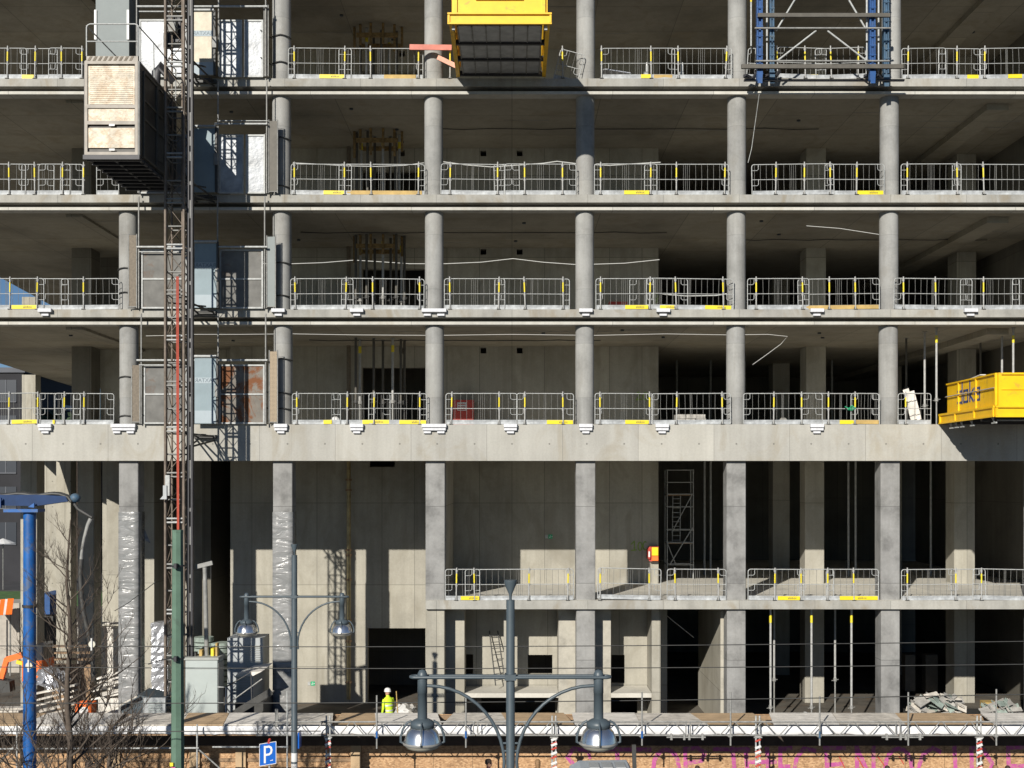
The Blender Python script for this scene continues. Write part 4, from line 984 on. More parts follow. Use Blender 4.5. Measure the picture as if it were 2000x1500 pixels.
for k, (px, lev, Y, m_, lab) in enumerate(((655, 'D', 1.6, 'white', 'white sack behind the rail above the deep beam, first right bay'), (1530, 'D', 2.4, 'pile_grey', 'crumpled grey sack above the deep beam, fourth right bay'), (1005, 'C', 2.0, 'pile_grey', 'grey sack behind the rail, third floor from top, second right bay'))):
    x = PX(px, Y); z = LV[lev]; tag(MB().lathe([(.0, .34), (.08, .36), (.16, .28), (.22, .12), (.2, .0)], (x, Y, z), 10).build('sack', m_), lab, 'sack', 'sacks left on the floors')
# conduits hanging below the soffits
for k, (z, y, a, b_) in enumerate(((5.603, 4.6, -8, 3.5), (9.693, 3.8, -8.2, 6), (13.833, 4.2, -3, 12), (9.693, 5.2, 9, 19))):
    MB().tube([(a+(b_-a)*i/14, y+.05*math.sin(i*2.0), z-.03-.03*abs(math.sin(i*1.3))) for i in range(15)], .018, 5).build('ceiling_conduit', 'dark_steel', bld)
# rolling scaffold tower in the dark bay
Y = 9.4; zf = -4.25
t = thing('scaffold_tower', 'narrow rolling scaffold tower with inner ladder in the dark bay', 'scaffold tower', (PX(1328, Y), Y, zf))
x0, x1 = PX(1303, Y), PX(1354, Y); ztw = PZ(917, Y)
for x in (x0, x1):
    for y in (Y, Y+.75): MB().tube([(x, y, zf), (x, y, ztw)], .026, 6).build('upright', 'galv', t)
for yy in (918, 942, 965, 990, 1035, 1060, 1103): 
    g = MB(); z = PZ(yy, Y)
    for y in (Y, Y+.75): g.tube([(x0, y, z), (x1, y, z)], .022, 6)
    for x in (x0, x1): g.tube([(x, Y, z), (x, Y+.75, z)], .022, 6)
    g.build('rung_frame', 'galv', t)
MB().box(x0, x1, Y+.05, Y+.7, PZ(966, Y)-.05, PZ(966, Y)).build('deck', 'wood', t); MB().box(x0, x1, Y+.05, Y+.7, PZ(1060, Y)-.05, PZ(1060, Y)).build('deck', 'wood', t)
for a, b_ in (((1352, 965), (1312, 1040)), ((1353, 1030), (1308, 1103)), ((1303, 1060), (1320, 1103))): MB().tube([P(a[0], a[1], Y-.03), P(b_[0], b_[1], Y-.03)], .022, 6).build('brace', 'galv', t)
g = MB()
for px in (1314, 1329): g.tube([P(px, 968, Y+.4), P(px-1, 1060, Y+.3)], .022, 5)
for k in range(10): g.tube([P(1314, 974+k*9, Y+.38), P(1329, 974+k*9, Y+.38)], .016, 5)
g.build('ladder', 'galv', t)
# aluminium ladder on the landing
t = thing('ladder', 'thin ladder leaning on the sunlit ground floor room wall', 'ladder', P(972, 1338, 1.9))
for a, b_ in (((956, 1232), (968, 1339)), ((972, 1232), (987, 1335))): MB().tube([P(a[0], a[1], 2.5), P(b_[0], b_[1], 1.7)], .022, 6).build('stile', 'dark_steel', t)
g = MB()
for k in range(8): f = (k+.8)/8.6; g.tube([P(956+12*f, 1232+107*f, 2.5-.8*f), P(972+15*f, 1232+103*f, 2.5-.8*f)], .014, 5)
g.build('rungs', 'dark_steel', t)

# debris on the right
def pile(cx0, cx1, base, top, Y, n, mats, label, name='formwork_pile'):
    t = thing(name, label, 'debris pile', (PX((cx0+cx1)/2, Y), Y, PZ(base, Y)), 'heaps of torn formwork on the ground floor')
    for m_ in mats:
        g = MB()
        for i in range(n//len(mats)):
            f = random.random(); px = cx0+(cx1-cx0)*f; hh = (base-top)*(.25+.75*math.sin(math.pi*min(1, max(0, f*.8+.1))))
            py = base-random.random()*hh; p = P(px, py, Y+random.uniform(-.3, .5)); L = random.uniform(.2, .6)
            a = R(random.choice((25, 35, -20, 10, 60))+random.uniform(-15, 15)); d = Vector((math.cos(a), random.uniform(-.4, .4), -math.sin(a)))*L/2
            g.bar(p-d, p+d, random.uniform(.12, .35), random.uniform(.015, .04), up=(random.uniform(-.3, .3), random.uniform(-.9, -.2), 1))
        g.build('sheet_scraps', m_, t)
pile(1786, 1880, 1394, 1352, .9, 90, ['pile_green', 'pile_grey', 'plank_grey'], 'heap of torn grey green formwork right of the last square column')
pile(1925, 1990, 1394, 1370, .9, 40, ['pile_green', 'pile_grey'], 'smaller heap of grey sheets at the far right of the ground floor')
g = MB(); g.box(PX(1785, .4), PX(1995, .4), -.6, 1.6, SITE, PZ(1396, .4)); tag(g.build('scrap_container', 'dark_steel'), 'low dark container carrying the torn formwork heaps', 'container')
g = MB(); g.bbox(PX(1920, 1.4), PX(1945, 1.4), 1.2, 1.7, PZ(1385, 1.4), PZ(1370, 1.4)); tag(g.build('timber_bundle', 'toe_wood'), 'short yellow timber bundle between the two formwork heaps', 'timber')
wallbox(1768, 1788, 1279, 1350, 9, .5, 'panel_board', 'waling', 'dim grey panel left of another in the dark right bay', 'panel')
wallbox(1808, 1832, 1279, 1350, 9, .5, 'panel_board', 'waling', 'dim grey panel right of another in the dark right bay', 'panel')
wallbox(1572, 1577, 1392, 1399, 1, .2, 'cement_bag', 'white', 'small white bag at the foot of the middle ground floor prop', 'bag')
# dark thin pipes in the deep bays
for k, (px, Y, z0, z1, nm) in enumerate([(1657, 11, -4.25, 1.55, 'left of a pair of thin pipes in the dark fourth bay'), (1671, 11, -4.25, 1.55, 'right of a pair of thin pipes in the dark fourth bay'), (1818, 11, -4.25, 1.55, 'single thin pipe in the dark rightmost bay'),
                                (1376, 12, -4.25, 1.55, 'left of two thin pipes beside the scaffold tower'), (1388, 12, -4.25, 1.55, 'right of two thin pipes beside the scaffold tower')]):
    tag(MB().tube([(PX(px, Y), Y, z0), (PX(px, Y), Y, z1)], .05, 8).build('standing_pipe', 'galv'), nm, 'pipe', 'thin grey pipes standing in the dark bays')
for k, px in enumerate((1322, 1388, 1455, 1625)):
    tag(MB().tube([(PX(px, 13), 13, 2.03), (PX(px, 13), 13, 5.6)], .05, 8).build('standing_pipe', 'galv_dull'), f'dim pipe, {ORD[k]} from left, deep in the storey above the deep beam', 'pipe', 'thin grey pipes standing in the dark bays')

# ---------------------------------------------------------------- people
def person(x, y, z, h, label, top_mat, leg_mat, head_mat, face=180, helmet=None, vest=False, bend=0, walk=.12, hairlen=.0):
    t = thing('person', label, 'person', (x, y, z)); s = h/1.75
    rot = Matrix.Rotation(R(face), 3, 'Z')
    def W(v): return Vector((x, y, z))+rot @ (Vector(v)*s)
    # figure faces local -y; body as one skinned surface: sampled elliptical rings
    def limb(g, pts, rs, n=10): g.tube([W(p) for p in pts], [r*s for r in rs], n)
    b = MB()
    for sx, sg in ((-1, 1), (1, -1)):
        limb(b, [(sx*.09, 0, .92), (sx*.10, sg*walk*.5-.02, .5), (sx*.10, sg*walk+.02, .09), (sx*.10, sg*walk-.03, .04), (sx*.10, sg*walk-.17, .03)], [.095, .062, .045, .045, .035])
    b.lathe([(0, 0), (.01, 0)], (0, 0, -100), 3)
    body = b
    # torso as ellipse rings
    tor = [(.86, .15, .11), (.95, .165, .115), (1.08, .15, .10), (1.25, .18, .115), (1.38, .20, .11), (1.45, .16, .085), (1.49, .075, .06), (1.55, .058, .058)]
    n = 14; vs = []
    for (zz, a, c) in tor:
        for j in range(n):
            q = 2*math.pi*j/n; vs.append(W((a*math.cos(q), c*math.sin(q)-bend*max(0, zz-.95), zz)))
    fs = [(i*n+j, i*n+(j+1) % n, (i+1)*n+(j+1) % n, (i+1)*n+j) for i in range(len(tor)-1) for j in range(n)]
    T = MB(); T.add(vs, fs, True); hb = -bend*.5
    for sx, sg in ((-1, -1), (1, 1)):
        limb(T, [(sx*.17, hb, 1.41), (sx*.215, hb+.01, 1.30), (sx*.25, hb+sg*walk*.3, 1.12), (sx*.235, hb-.10+sg*walk*.5, .92)], [.06, .055, .045, .034])
    # head
    hd = MB(); prof = [(.0, -.125), (.045, -.115), (.07, -.08), (.082, -.03), (.086, .02), (.078, .07), (.05, .105), (.0, .12)]
    vs = []; m = 14; hz = 1.645; hy = hb*1.15-.01
    for r, zz in prof:
        for j in range(m):
            q = 2*math.pi*j/m; vs.append(W((r*.88*math.cos(q), hy+r*1.1*math.sin(q)-(.012 if zz < -.05 else 0), hz+zz)))
    hd.add(vs, [(i*m+j, i*m+(j+1) % m, (i+1)*m+(j+1) % m, (i+1)*m+j) for i in range(len(prof)-1) for j in range(m)], True)
    limb(hd, [(0, hy+.0, 1.50), (0, hy, 1.58)], [.052, .05])
    limb(hd, [(0, hy-.088, hz+.0), (0, hy-.112, hz-.028), (0, hy-.09, hz-.035)], [.008, .014, .006], 6)
    for sx in (-1, 1): limb(hd, [(sx*.075, hy, hz+.02), (sx*.084, hy+.01, hz-.02)], [.016, .012], 6)
    for sx in (-1, 1):
        c0 = (sx*.235, hb-.10+(-sx if False else sx)*walk*.5, .92)
        limb(hd, [c0, (c0[0], c0[1]-.02, .86), (c0[0], c0[1]-.03, .83)], [.03, .036, .028], 8)
        for k in range(4): limb(hd, [(c0[0]+(k-1.5)*.004, c0[1]-.055+k*.018, .84), (c0[0], c0[1]-.06+k*.018, .80), (c0[0]-sx*.008, c0[1]-.058+k*.018, .765+abs(k-1.5)*.006)], [.0095, .009, .007], 6)
        limb(hd, [(c0[0], c0[1]-.05, .87), (c0[0]-sx*.01, c0[1]-.075, .84), (c0[0]-sx*.012, c0[1]-.08, .81)], [.010, .010, .008], 6)
    o = hd.build('body', 'skin', t); 
    body.v = body.v; 
    bb = MB(); 
    nv = len(body.v)-6; fs = [f for f in body.f if max(f) < nv]; bb.v = body.v[:nv]; bb.f = fs; bb.sm = [True]*len(fs); bb.build('trousers', leg_mat, t)
    T.build('jacket', top_mat, t)
    e = MB()
    for sx in (-1, 1): limb(e, [(sx*.03, hy-.083, hz+.005), (sx*.03, hy-.094, hz+.005)], [.011, .008], 6)
    limb(e, [(-.022, hy-.09, hz-.062), (0, hy-.097, hz-.064), (.022, hy-.09, hz-.062)], [.004, .006, .004], 5)
    e.build('face_detail', 'cloth_dark', t)
    if helmet:
        hh = MB(); prof = [(.125, -.0), (.118, .012), (.112, .05), (.095, .095), (.06, .125), (.0, .135)]; vs = []
        for r, zz in prof:
            for j in range(m): q = 2*math.pi*j/m; vs.append(W((r*math.cos(q), hy+r*1.12*math.sin(q), hz+.03+zz)))
        hh.add(vs, [(i*m+j, i*m+(j+1) % m, (i+1)*m+(j+1) % m, (i+1)*m+j) for i in range(len(prof)-1) for j in range(m)], True); hh.build('helmet', helmet, t)
    else:
        hh = MB(); prof = [(.088, -.02), (.095, .03), (.088, .085), (.055, .125), (.0, .138)]; vs = []
        for r, zz in prof:
            for j in range(m): q = 2*math.pi*j/m; vs.append(W((r*.92*math.cos(q), hy+.014+r*1.12*math.sin(q), hz+zz)))
        hh.add(vs, [(i*m+j, i*m+(j+1) % m, (i+1)*m+(j+1) % m, (i+1)*m+j) for i in range(len(prof)-1) for j in range(m)], True)
        if hairlen: limb(hh, [(0, hy+.04, hz+.02), (0, hy+.06, hz-.06), (0, hy+.07, hz-hairlen)], [.085, .075, .05])
        hh.build('hair', head_mat, t)
    if vest:
        V = MB()
        for zz in (1.0, 1.18):
            vs = []
            for dz in (0, .05):
                a, c = (.163, .118) if zz < 1.1 else (.185, .125)
                for j in range(n): q = 2*math.pi*j/n; vs.append(W((a*math.cos(q), c*math.sin(q)-bend*max(0, zz+dz-.95), zz+dz)))
            V.add(vs, [(j, (j+1) % n, n+(j+1) % n, n+j) for j in range(n)], True)
        V.build('reflective_stripes', 'reflective', t)
    return t
person(PX(761, .6), .6, PZ(1345, .6)-1.82, 1.78, 'worker in bright yellow vest and white helmet seen from behind in the doorway', 'hi_vis', 'cloth_dark', 'hair', face=225, helmet='white', vest=True, bend=.18)
PY = -8.3
def ped(px, py, h, label, top, hairm, face, hl=0, Y=PY): person(PX(px, Y), Y, STREET+.12, PZ(py, Y)-STREET-.12-.01, label, top, 'cloth_dark', hairm, face=face, hairlen=hl)
ped(954, 1483, 1.7, 'pedestrian with dark hair and pale face left of the big lamp post', 'cloth_red', 'hair', 100)
ped(1050, 1484, 1.7, 'pedestrian with brown hair right of the big lamp post', 'cloth_dark', 'hair_blond', 190, .16)
ped(172, 1488, 1.7, 'pedestrian with dark cap behind the bare tree', 'cloth_dark', 'hair', 90)
ped(1362, 1496, 1.65, 'pedestrian, only the dark head visible, before the pink letters', 'cloth_dark', 'hair', 180)
ped(1733, 1496, 1.65, 'pedestrian with black hair under the hoarding letters at right', 'cloth_dark', 'hair', 180)
ped(1944, 1495, 1.65, 'pedestrian with brown hair, left of a pair at the far right', 'cloth_dark', 'hair_blond', 200)
ped(1968, 1496, 1.65, 'pedestrian with black hair, right of a pair at the far right', 'cloth_dark', 'hair', 180)

# ---------------------------------------------------------------- pedestrian tunnel with deck, girder, hoarding
DZ = -7.35; Yf, Yr = -6.6, -4.75
dk = thing('scaffold_deck', 'long boarded deck with white tarp fascia along the front of site', 'deck', (0, -5.7, DZ))
x = -24.0; k = 0; mats = ['plank_grey', 'plank_brown', 'plank_light', 'plank_grey', 'plank_brown', 'plank_light']; rnd = random.Random(3)
while x < 22:
    L = rnd.choice((1.3, 2.0, 2.7)); g = MB(); zz = DZ+rnd.uniform(0, .02); sk = rnd.choice((0, .25, -.25))
    for j in range(6):
        ya = Yf+(Yr-Yf)*j/6; yb2 = Yf+(Yr-Yf)*(j+1)/6-.012; a = x+sk*j/6; g.prism([(a, ya), (a+L-.02, ya), (a+L-.02+sk/6, yb2), (a+sk/6, yb2)], zz-.04, zz)
    g.build('deck_board', mats[k % 6], dk); x += L; k += 1
g = MB(); n = 300; vs = []; rnd = random.Random(5)
for i in range(n+1):
    x = -24+46*i/n; o = rnd.uniform(-.025, .02)
    lo = DZ-.27+.012*math.sin(x*2.1)+rnd.uniform(-.012, .012)
    vs += [(x, Yf-.05+o*.3, DZ-.03), (x, Yf-.07+o, DZ-.12), (x, Yf-.06-o, DZ-.2), (x, Yf-.04+o, lo)]
g.add(vs, [(i*4+j, (i+1)*4+j, (i+1)*4+j+1, i*4+j+1) for i in range(n) for j in range(3)], True)
g.build('tarp_fascia', 'tarp', dk)
MB().box(-24, 22, Yf+.02, Yf+.1, DZ-.33, DZ-.06).build('edge_timber', 'wood', dk)
MB().box(-24, 22, Yr-.08, Yr, DZ-.2, DZ-.06).build('edge_timber', 'wood', dk)
for i in range(19): xx = -23+i*2.5; MB().box(xx, xx+.08, Yf+.1, Yr-.08, DZ-.18, DZ-.06).build('joist', 'wood', dk)
hd = thing('hoarding', 'chipboard hoarding with pink sprayed letters behind the covered walkway', 'hoarding', (0, Yr+.1, STREET))
MB().box(-24, 22, Yr+.1, Yr+.13, STREET, DZ-.06).build('board_wall', 'osb', hd)
for px in (224, 380, 470, 695): MB().box(PX(px-10, Yr), PX(px+10, Yr), Yr-.02, Yr+.09, STREET+.12, DZ-.2).build('post', 'plank_brown', hd)
MB().box(-24, PX(700, Yr), Yr+.05, Yr+.09, STREET+.9, STREET+1.0).build('rail', 'wood', hd)
MB().box(-24, 22, Yr-.04, Yr+.04, PZ(1456, Yr), DZ-.21).build('shade_strip', 'shade_brown', hd)  # dark strip added to deepen the deck's shade on the hoarding top
YH = Yr+.094
g = MB(); sy = 62  # letter tops at y 1459, letters about 1.15 m high
def LT(pts, w_=.13):
    pp = [P(a, b, YH) for a, b in pts]
    for i, (a, b) in enumerate(zip(pp[:-1], pp[1:])):
        dv = (b-a).normalized()*w_*.3; yo = Vector((0, -.0013*((len(g.v)//8) % 9), 0)); g.bar(a-dv+yo, b+dv+yo, w_, .004, up=(0, 1, 0))
T0, B0 = 1461, 1536; MD = 1497
LT([(1146, 1466), (1120, 1462), (1108, 1478), (1122, 1496), (1146, 1508), (1140, 1530), (1112, 1534)])   # S
LT([(1150, 1463), (1270, 1464)]); LT([(1205, T0), (1208, B0)]); LT([(1148, 1464), (1152, 1480)], .09)       # T
LT(circle_px(1301, 1500, 25, 36, 0, 360, 16))                                                             # O
LT([(1338, T0), (1340, B0)]); LT([(1338, 1463), (1362, 1461), (1377, 1470), (1370, 1486), (1340, 1491)])    # P
LT([(1395, 1463), (1462, 1464)]); LT([(1431, T0), (1437, B0)])                                              # T
LT([(1456, T0), (1462, B0)]); LT([(1498, T0), (1502, B0)]); LT([(1458, 1488), (1515, 1488)])                # H
LT([(1534, 1463), (1524, T0), (1524, B0)]); LT([(1524, 1462), (1545, 1461)]); LT([(1524, 1497), (1541, 1497)]) # E
LT([(1592, 1466), (1570, 1462), (1556, 1480), (1551, 1505), (1562, 1532), (1588, 1530), (1592, 1508), (1578, 1506)]) # G
LT([(1614, 1470), (1616, B0)]); LT([(1610, 1461), (1650, 1461)]); LT([(1616, 1494), (1645, 1492)]); LT([(1616, 1534), (1650, 1532)]) # E
LT([(1673, 1459), (1675, B0)]); LT([(1673, 1459), (1700, 1520), (1706, B0)]); LT([(1706, B0), (1706, 1459)])   # N
LT(circle_px(1755, 1500, 26, 38, 0, 360, 16))                                                               # O
LT([(1836, 1468), (1822, 1461), (1804, 1472), (1793, 1500), (1802, 1530), (1834, 1534)])                    # C
LT([(1864, 1459), (1868, B0)])                                                                            # I
LT([(1897, T0), (1899, B0)]); LT([(1897, 1461), (1920, 1464), (1937, 1490), (1934, 1520), (1900, 1536)])    # D
LT([(1969, 1459), (1971, B0)]); LT([(1969, 1460), (2006, 1459)]); LT([(1971, 1496), (2000, 1496)])          # E
g.build('sprayed_letters', 'graffiti', hd)
g = MB()
for (a, b_) in (((1638, 1476), (1650, 1500)), ((1674, 1478), (1688, 1502)), ((1714, 1477), (1728, 1496)), ((1755, 1476), (1765, 1492))):
    g.bar(P(a[0], a[1], YH-.015), P(b_[0], b_[1], YH-.015), .03, .004, up=(0, 1, 0))
g.build('red_marks', 'red', hd)
# lattice girders: one per 6.2 m length
YG = -6.95
def girder(a, b_, k, tot, left_end='far left'):
    zt_, zb_ = DZ+.16, DZ-.24
    t = thing('lattice_girder', f'galvanised lattice girder in front of the deck, {ORD[k]} of {tot} from the left', 'girder', ((a+b_)/2, YG, zb_), 'lattice girders along the deck')
    MB().tube([(a, YG, zt_), (b_, YG, zt_)], .026, 8).build('top_chord', 'galv_dull', t); MB().tube([(a, YG, zb_), (b_, YG, zb_)], .026, 8).build('bottom_chord', 'galv_dull', t)
    n = max(2, round((b_-a)/.85)); st = (b_-a)/n; g = MB()
    for i in range(n): x = a+i*st; g.tube([(x+.04, YG, zb_), (x+st/2-.04, YG, zt_)], .016, 5); g.tube([(x+st/2+.04, YG, zt_), (x+st-.04, YG, zb_)], .016, 5)
    for x in (a+.05, b_-.05): g.tube([(x, YG, zb_), (x, YG, zt_)], .02, 5)
    g.build('diagonals', 'galv_dull', t)
gx = [PX(p, YG) for p in (500, 930, 1345, 1755, 2090)]
for k in range(4): girder(gx[k], gx[k+1]-.03, k, 'four')
# standards with red and white tape, guard rail stubs, couplers
for k, px in enumerate((641, 1082, 1480, 1912)):
    Y = YG+.08; x = PX(px, Y)
    t = thing('scaffold_standard', f'twin scaffold standard wrapped in red white tape, {ORD[k]} from the left', 'scaffold pole', (x, Y, STREET+.12), 'taped scaffold standards carrying the deck')
    for d_ in (-.055, .055): MB().tube([(x+d_, Y, STREET+.12), (x+d_, Y, DZ+.33)], .025, 8).build('tube', 'galv', t)
    for i in range(8):
        z = STREET+.3+i*.24+.05*math.sin(i*2.3+px)
        MB().bar((x-.08, Y-.04, z), (x+.08, Y-.04, z+.07), .05, .02, up=(0, 1, 0)).build('red_tape', 'red', t)
        MB().bar((x-.085, Y-.045, z+.12), (x+.085, Y-.045, z+.19), .07, .018, up=(0, 1, 0)).build('white_tape', 'white', t)
    MB().box(x-.12, x+.12, Y-.06, Y+.03, DZ-.33, DZ-.29).build('coupler', 'galv_dull', t); MB().box(x-.12, x+.12, Y-.06, Y+.03, DZ+.12, DZ+.18).build('coupler', 'galv_dull', t)
for k, (px, a, b_) in enumerate(((736, 1358, 1462), (910, 1360, 1460), (1254, 1352, 1456), (1427, 1352, 1456), (1601, 1360, 1456), (1774, 1352, 1456), (1946, 1346, 1456))):
    Y = YG-.06; x = PX(px, Y)
    t = thing('rail_stub', f'short upright tube rising above the deck girder, {ORD[k]} from left', 'scaffold tube', (x, Y, PZ(b_, Y)), 'upright tubes clamped to the deck girders')
    MB().tube([P(px, a, Y), P(px, b_, Y)], .026, 8).build('tube', 'galv_dull', t)
    if k in (0, 1, 2, 4): MB().tube([P(px, 1428, Y), P(px, 1442, Y)], .034, 8).build('blue_sleeve', 'blue_mast' if k != 4 else 'teal_steel', t)
    g = MB(); g.box(x-.05, x+.05, Y-.01, Y+.08, DZ-.28, DZ-.2); g.tube([P(px-2, 1440, Y), P(px-11, 1434, Y+.2)], .015, 5); g.build('coupler', 'galv_dull', t)
for k, (a, b_) in enumerate(((1302, 1378), (1722, 1803))):
    t = thing('splice_tube', f'{"left" if k == 0 else "right"} short splice tube clamped under the deck girder', 'scaffold tube', P((a+b_)/2, 1440, YG), 'splice tubes under the girders')
    MB().tube([P(a, 1440, YG-.03), P(b_, 1440, YG-.03)], .024, 8).build('tube', 'galv_dull', t)
    g = MB()
    for q in (.12, .45, .58, .92): p = P(a+(b_-a)*q, 1439, YG-.03); g.box(p.x-.03, p.x+.03, p.y-.04, p.y+.04, p.z-.09, p.z+.09)
    g.build('coupler', 'galv_dull', t)
t = thing('walkway_frame', 'scaffold tubes with diagonal brace at the left end of walkway', 'scaffold', (PX(240, YG), YG, STREET+.12))
for px in (33, 385, 561): MB().tube([P(px, 1415 if px < 500 else 1350, YG), (PX(px, YG), YG, STREET+.12)], .026, 8).build('standard', 'galv', t)
MB().tube([P(-60, 1463, YG-.05), P(388, 1461, YG-.05)], .026, 8).build('ledger', 'galv', t); MB().tube([P(415, 1459, YG-.05), P(563, 1459, YG-.05)], .026, 8).build('ledger', 'galv', t)
MB().tube([P(386, 1462, YG+.05), P(440, 1510, YG+.05)], .026, 8).build('brace', 'galv_dull', t); MB().tube([P(-10, 1500, YG+.05), P(30, 1455, YG+.05)], .026, 8).build('brace', 'galv_dull', t)
MB().bbox(PX(537, YG), PX(543, YG), YG, YG+.04, PZ(1420, YG), PZ(1385, YG)).build('toe_plate', 'galv_dull', t)

# ---------------------------------------------------------------- street lamps
def lamp(px, D, zc, label, sticker=False, plate=False, rp=.066):
    Y = D-DC; x = PX(px, Y); t = thing('street_lamp', label, 'street lamp', (x, Y, STREET), 'twin-headed slate grey street lamps')
    MB().tube([(x, Y, STREET), (x, Y, STREET+1.2), (x, Y, STREET+1.25), (x, Y, zc+1.19)], [.12, .11, rp*1.12, rp], 16).build('pole', 'lamp_paint', t)
    MB().tube([(x, Y, zc+1.15), (x, Y, zc+1.27), (x, Y, zc+1.45), (x, Y, zc+1.50)], [.02, .022, .098, .10], 16).build('finial', 'lamp_paint', t)
    g = MB()
    pts = []
    for s_ in (-1, 1):
        for a in range(-90, 91, 15): pts.append((x+s_*(1.47+.075*math.cos(R(a))), Y-s_*(-.075*math.sin(R(a))) if False else Y+s_*.075*math.sin(R(a)), zc))
    pts.append(pts[0]); g.tube(pts, .026, 8, cap=False)
    g.bbox(x-.09, x+.09, Y-.1, Y+.1, zc-.045, zc+.045); g.build('crossbar', 'lamp_paint', t)
    for s_ in (-1, 1):
        hx = x+s_*1.365
        g = MB(); g.tube([(hx, Y, zc-.06), (hx, Y, zc-.25), (hx, Y, zc-.252), (hx, Y, zc-.68)], [.075, .078, .073, .076], 16); g.lathe([(.078, -.06), (.08, .0), (.074, .05), (.05, .1), (0, .115)], (hx, Y, zc), 16)
        hg = g.build('hanger', 'lamp_paint', t)
        g = MB(); g.tube([(hx-s_*.07, Y, zc-.14)]+[(hx-s_*(.10+1.17*math.sin(R(a))), Y, zc-.14-1.22*(1-math.cos(R(a)))) for a in range(0, 91, 8)]+[(x+s_*.11, Y, zc-1.50)], .026, 8)
        g.tube([(x, Y, zc-1.03), (x+s_*.115, Y, zc-1.03)], .018, 6); g.tube([(x, Y, zc-1.15), (x+s_*.115, Y, zc-1.15)], .018, 6); g.build('curved_brace', 'lamp_paint', t)
        zb_ = zc-.66
        hd_ = MB().lathe([(.06, .02), (.12, .0), (.185, -.04), (.19, -.12), (.15, -.125)], (hx, Y, zb_), 24).build('lamp_head', 'lamp_paint', t); ORG[hd_.name] = ORG[t.name]
        MB().lathe([(.15, -.115), (.185, -.13), (.235, -.19), (.265, -.27), (.28, -.34), (.285, -.36)], (hx, Y, zb_), 32).build('bowl', 'bowl', hd_)
        MB().lathe([(.30, -.345), (.305, -.36), (.30, -.385), (.27, -.395)], (hx, Y, zb_), 32).build('rim', 'galv_dull', hd_)
        MB().lathe([(.285, -.39), (.24, -.44), (.15, -.47), (0, -.48)], (hx, Y, zb_), 32).build('lens', 'lens', hd_)
        for a in (0, 90, 180, 270):
            c, s2 = math.cos(R(a)), math.sin(R(a)); g = MB()
            g.tube([(hx+c*r, Y+s2*r, zb_+z) for r, z in ((.17, -.02), (.24, -.06), (.30, -.15), (.335, -.26), (.34, -.35), (.29, -.37))], .02 if a % 180 == 0 else .012, 6); g.build('strap', 'lamp_paint', hd_)
    if sticker:
        for yy in (1396+0, 1480): pass
        MB().tube([(x, Y, PZ(1487, Y)), (x, Y, PZ(1470, Y))], .094, 16).build('sticker', 'white', t); MB().tube([(x, Y, PZ(1500, Y)), (x, Y, PZ(1491, Y))], .094, 16).build('sticker', 'white', t)
    if plate: MB().box(x+.10, x+.14, Y-.02, Y+.35, PZ(1462, Y), PZ(1431, Y)).build('side_sign', 'sign_blue', t)
    return t
lamp(997, 18.7, -3.03, 'near twin-headed slate grey street lamp in the middle')
lamp(575, 34.5, -3.3, 'farther twin-headed slate grey street lamp left of centre', True, True, rp=.082)

# green tram mast and overhead wires
Y = -21.4; x = PX(347, Y); D = DC+Y
gm = thing('tram_mast', 'green eight-sided tram mast standing in front of the hoist', 'mast', (x, Y, STREET))
MB().tube([(x, Y, STREET), (x, Y, PZ(1036, Y))], [.145, .098], 8, smooth=False).build('shaft', 'green_paint', gm)
MB().tube([(x, Y, PZ(1040, Y)), (x, Y, PZ(1035, Y))], .102, 8, smooth=False).build('cap', 'green_paint', gm)
for yy in (1105, 1285): 
    g = MB(); z = PZ(yy, Y); g.tube([(x, Y, z-.012), (x, Y, z+.012)], .128, 8); g.bbox(x-.025, x+.035, Y-.19, Y-.1, z-.04, z+.05); g.build('collar', 'mast_dark', gm)
MB().box(x-.10, x-.04, Y-.148, Y-.13, PZ(1493, Y), PZ(1486, Y)).build('sticker', 'band', gm); MB().box(x-.07, x+.0, Y-.150, Y-.13, PZ(1500, Y), PZ(1495, Y)).build('sticker', 'magenta', gm)
for k, (ya, yb3, Y2) in enumerate(((1261, 1251, -21), (1302, 1296, -21.1), (1373, 1354, -23.5), (1428, 1408, -24.2))):
    a, b_ = P(-120, ya, Y2), P(2120, yb3, Y2); pts = [a.lerp(b_, i/24)+Vector((0, 0, -.06*math.sin(math.pi*i/24))) for i in range(25)]
    if k == 3: pts = pts[:9]
    tag(MB().tube(pts, .0085, 5).build('overhead_wire', 'dark_steel'), ['topmost overhead tram wire crossing the whole view', 'second overhead tram wire crossing the whole view', 'third and lowest overhead wire crossing the whole view', 'short lowest overhead wire at the left only'][k], 'wire', 'overhead tram wires')
for k, (px, y) in enumerate(((57, 1300), (180, 1258))):
    p = P(px, y, -21.05); t = thing('wire_insulator', ('left' if k == 0 else 'right')+' round pale insulator on the tram wires beside the tree', 'insulator', p, 'pale insulators on the wires')
    g = MB(); g.tube([p+Vector((0, -.02, 0)), p+Vector((0, .03, 0))], .062, 16); g.build('disc', 'lens', t)
    MB().tube([p+Vector((0, -.03, -.11)), p+Vector((0, -.03, .11))], .018, 6).build('rod', 'white', t); MB().tube([p+Vector((0, 0, .1)), p+Vector((.01, 0, .34))], .006, 5).build('link', 'dark_steel', t)
tag(MB().tube([P(346, 1284, -21.3), P(310, 1290, -20), P(290, 1297, -19)], .012, 5).build('span_wire', 'dark_steel'), 'short span wire leaving the green mast to the left', 'wire')
tag(MB().tube([P(224, 1193, -20), P(250, 1178, -20.2), P(305, 1136, -20.5)], .008, 5).build('span_wire', 'dark_steel'), 'thin slanting span wire before the film wrapped column', 'wire')

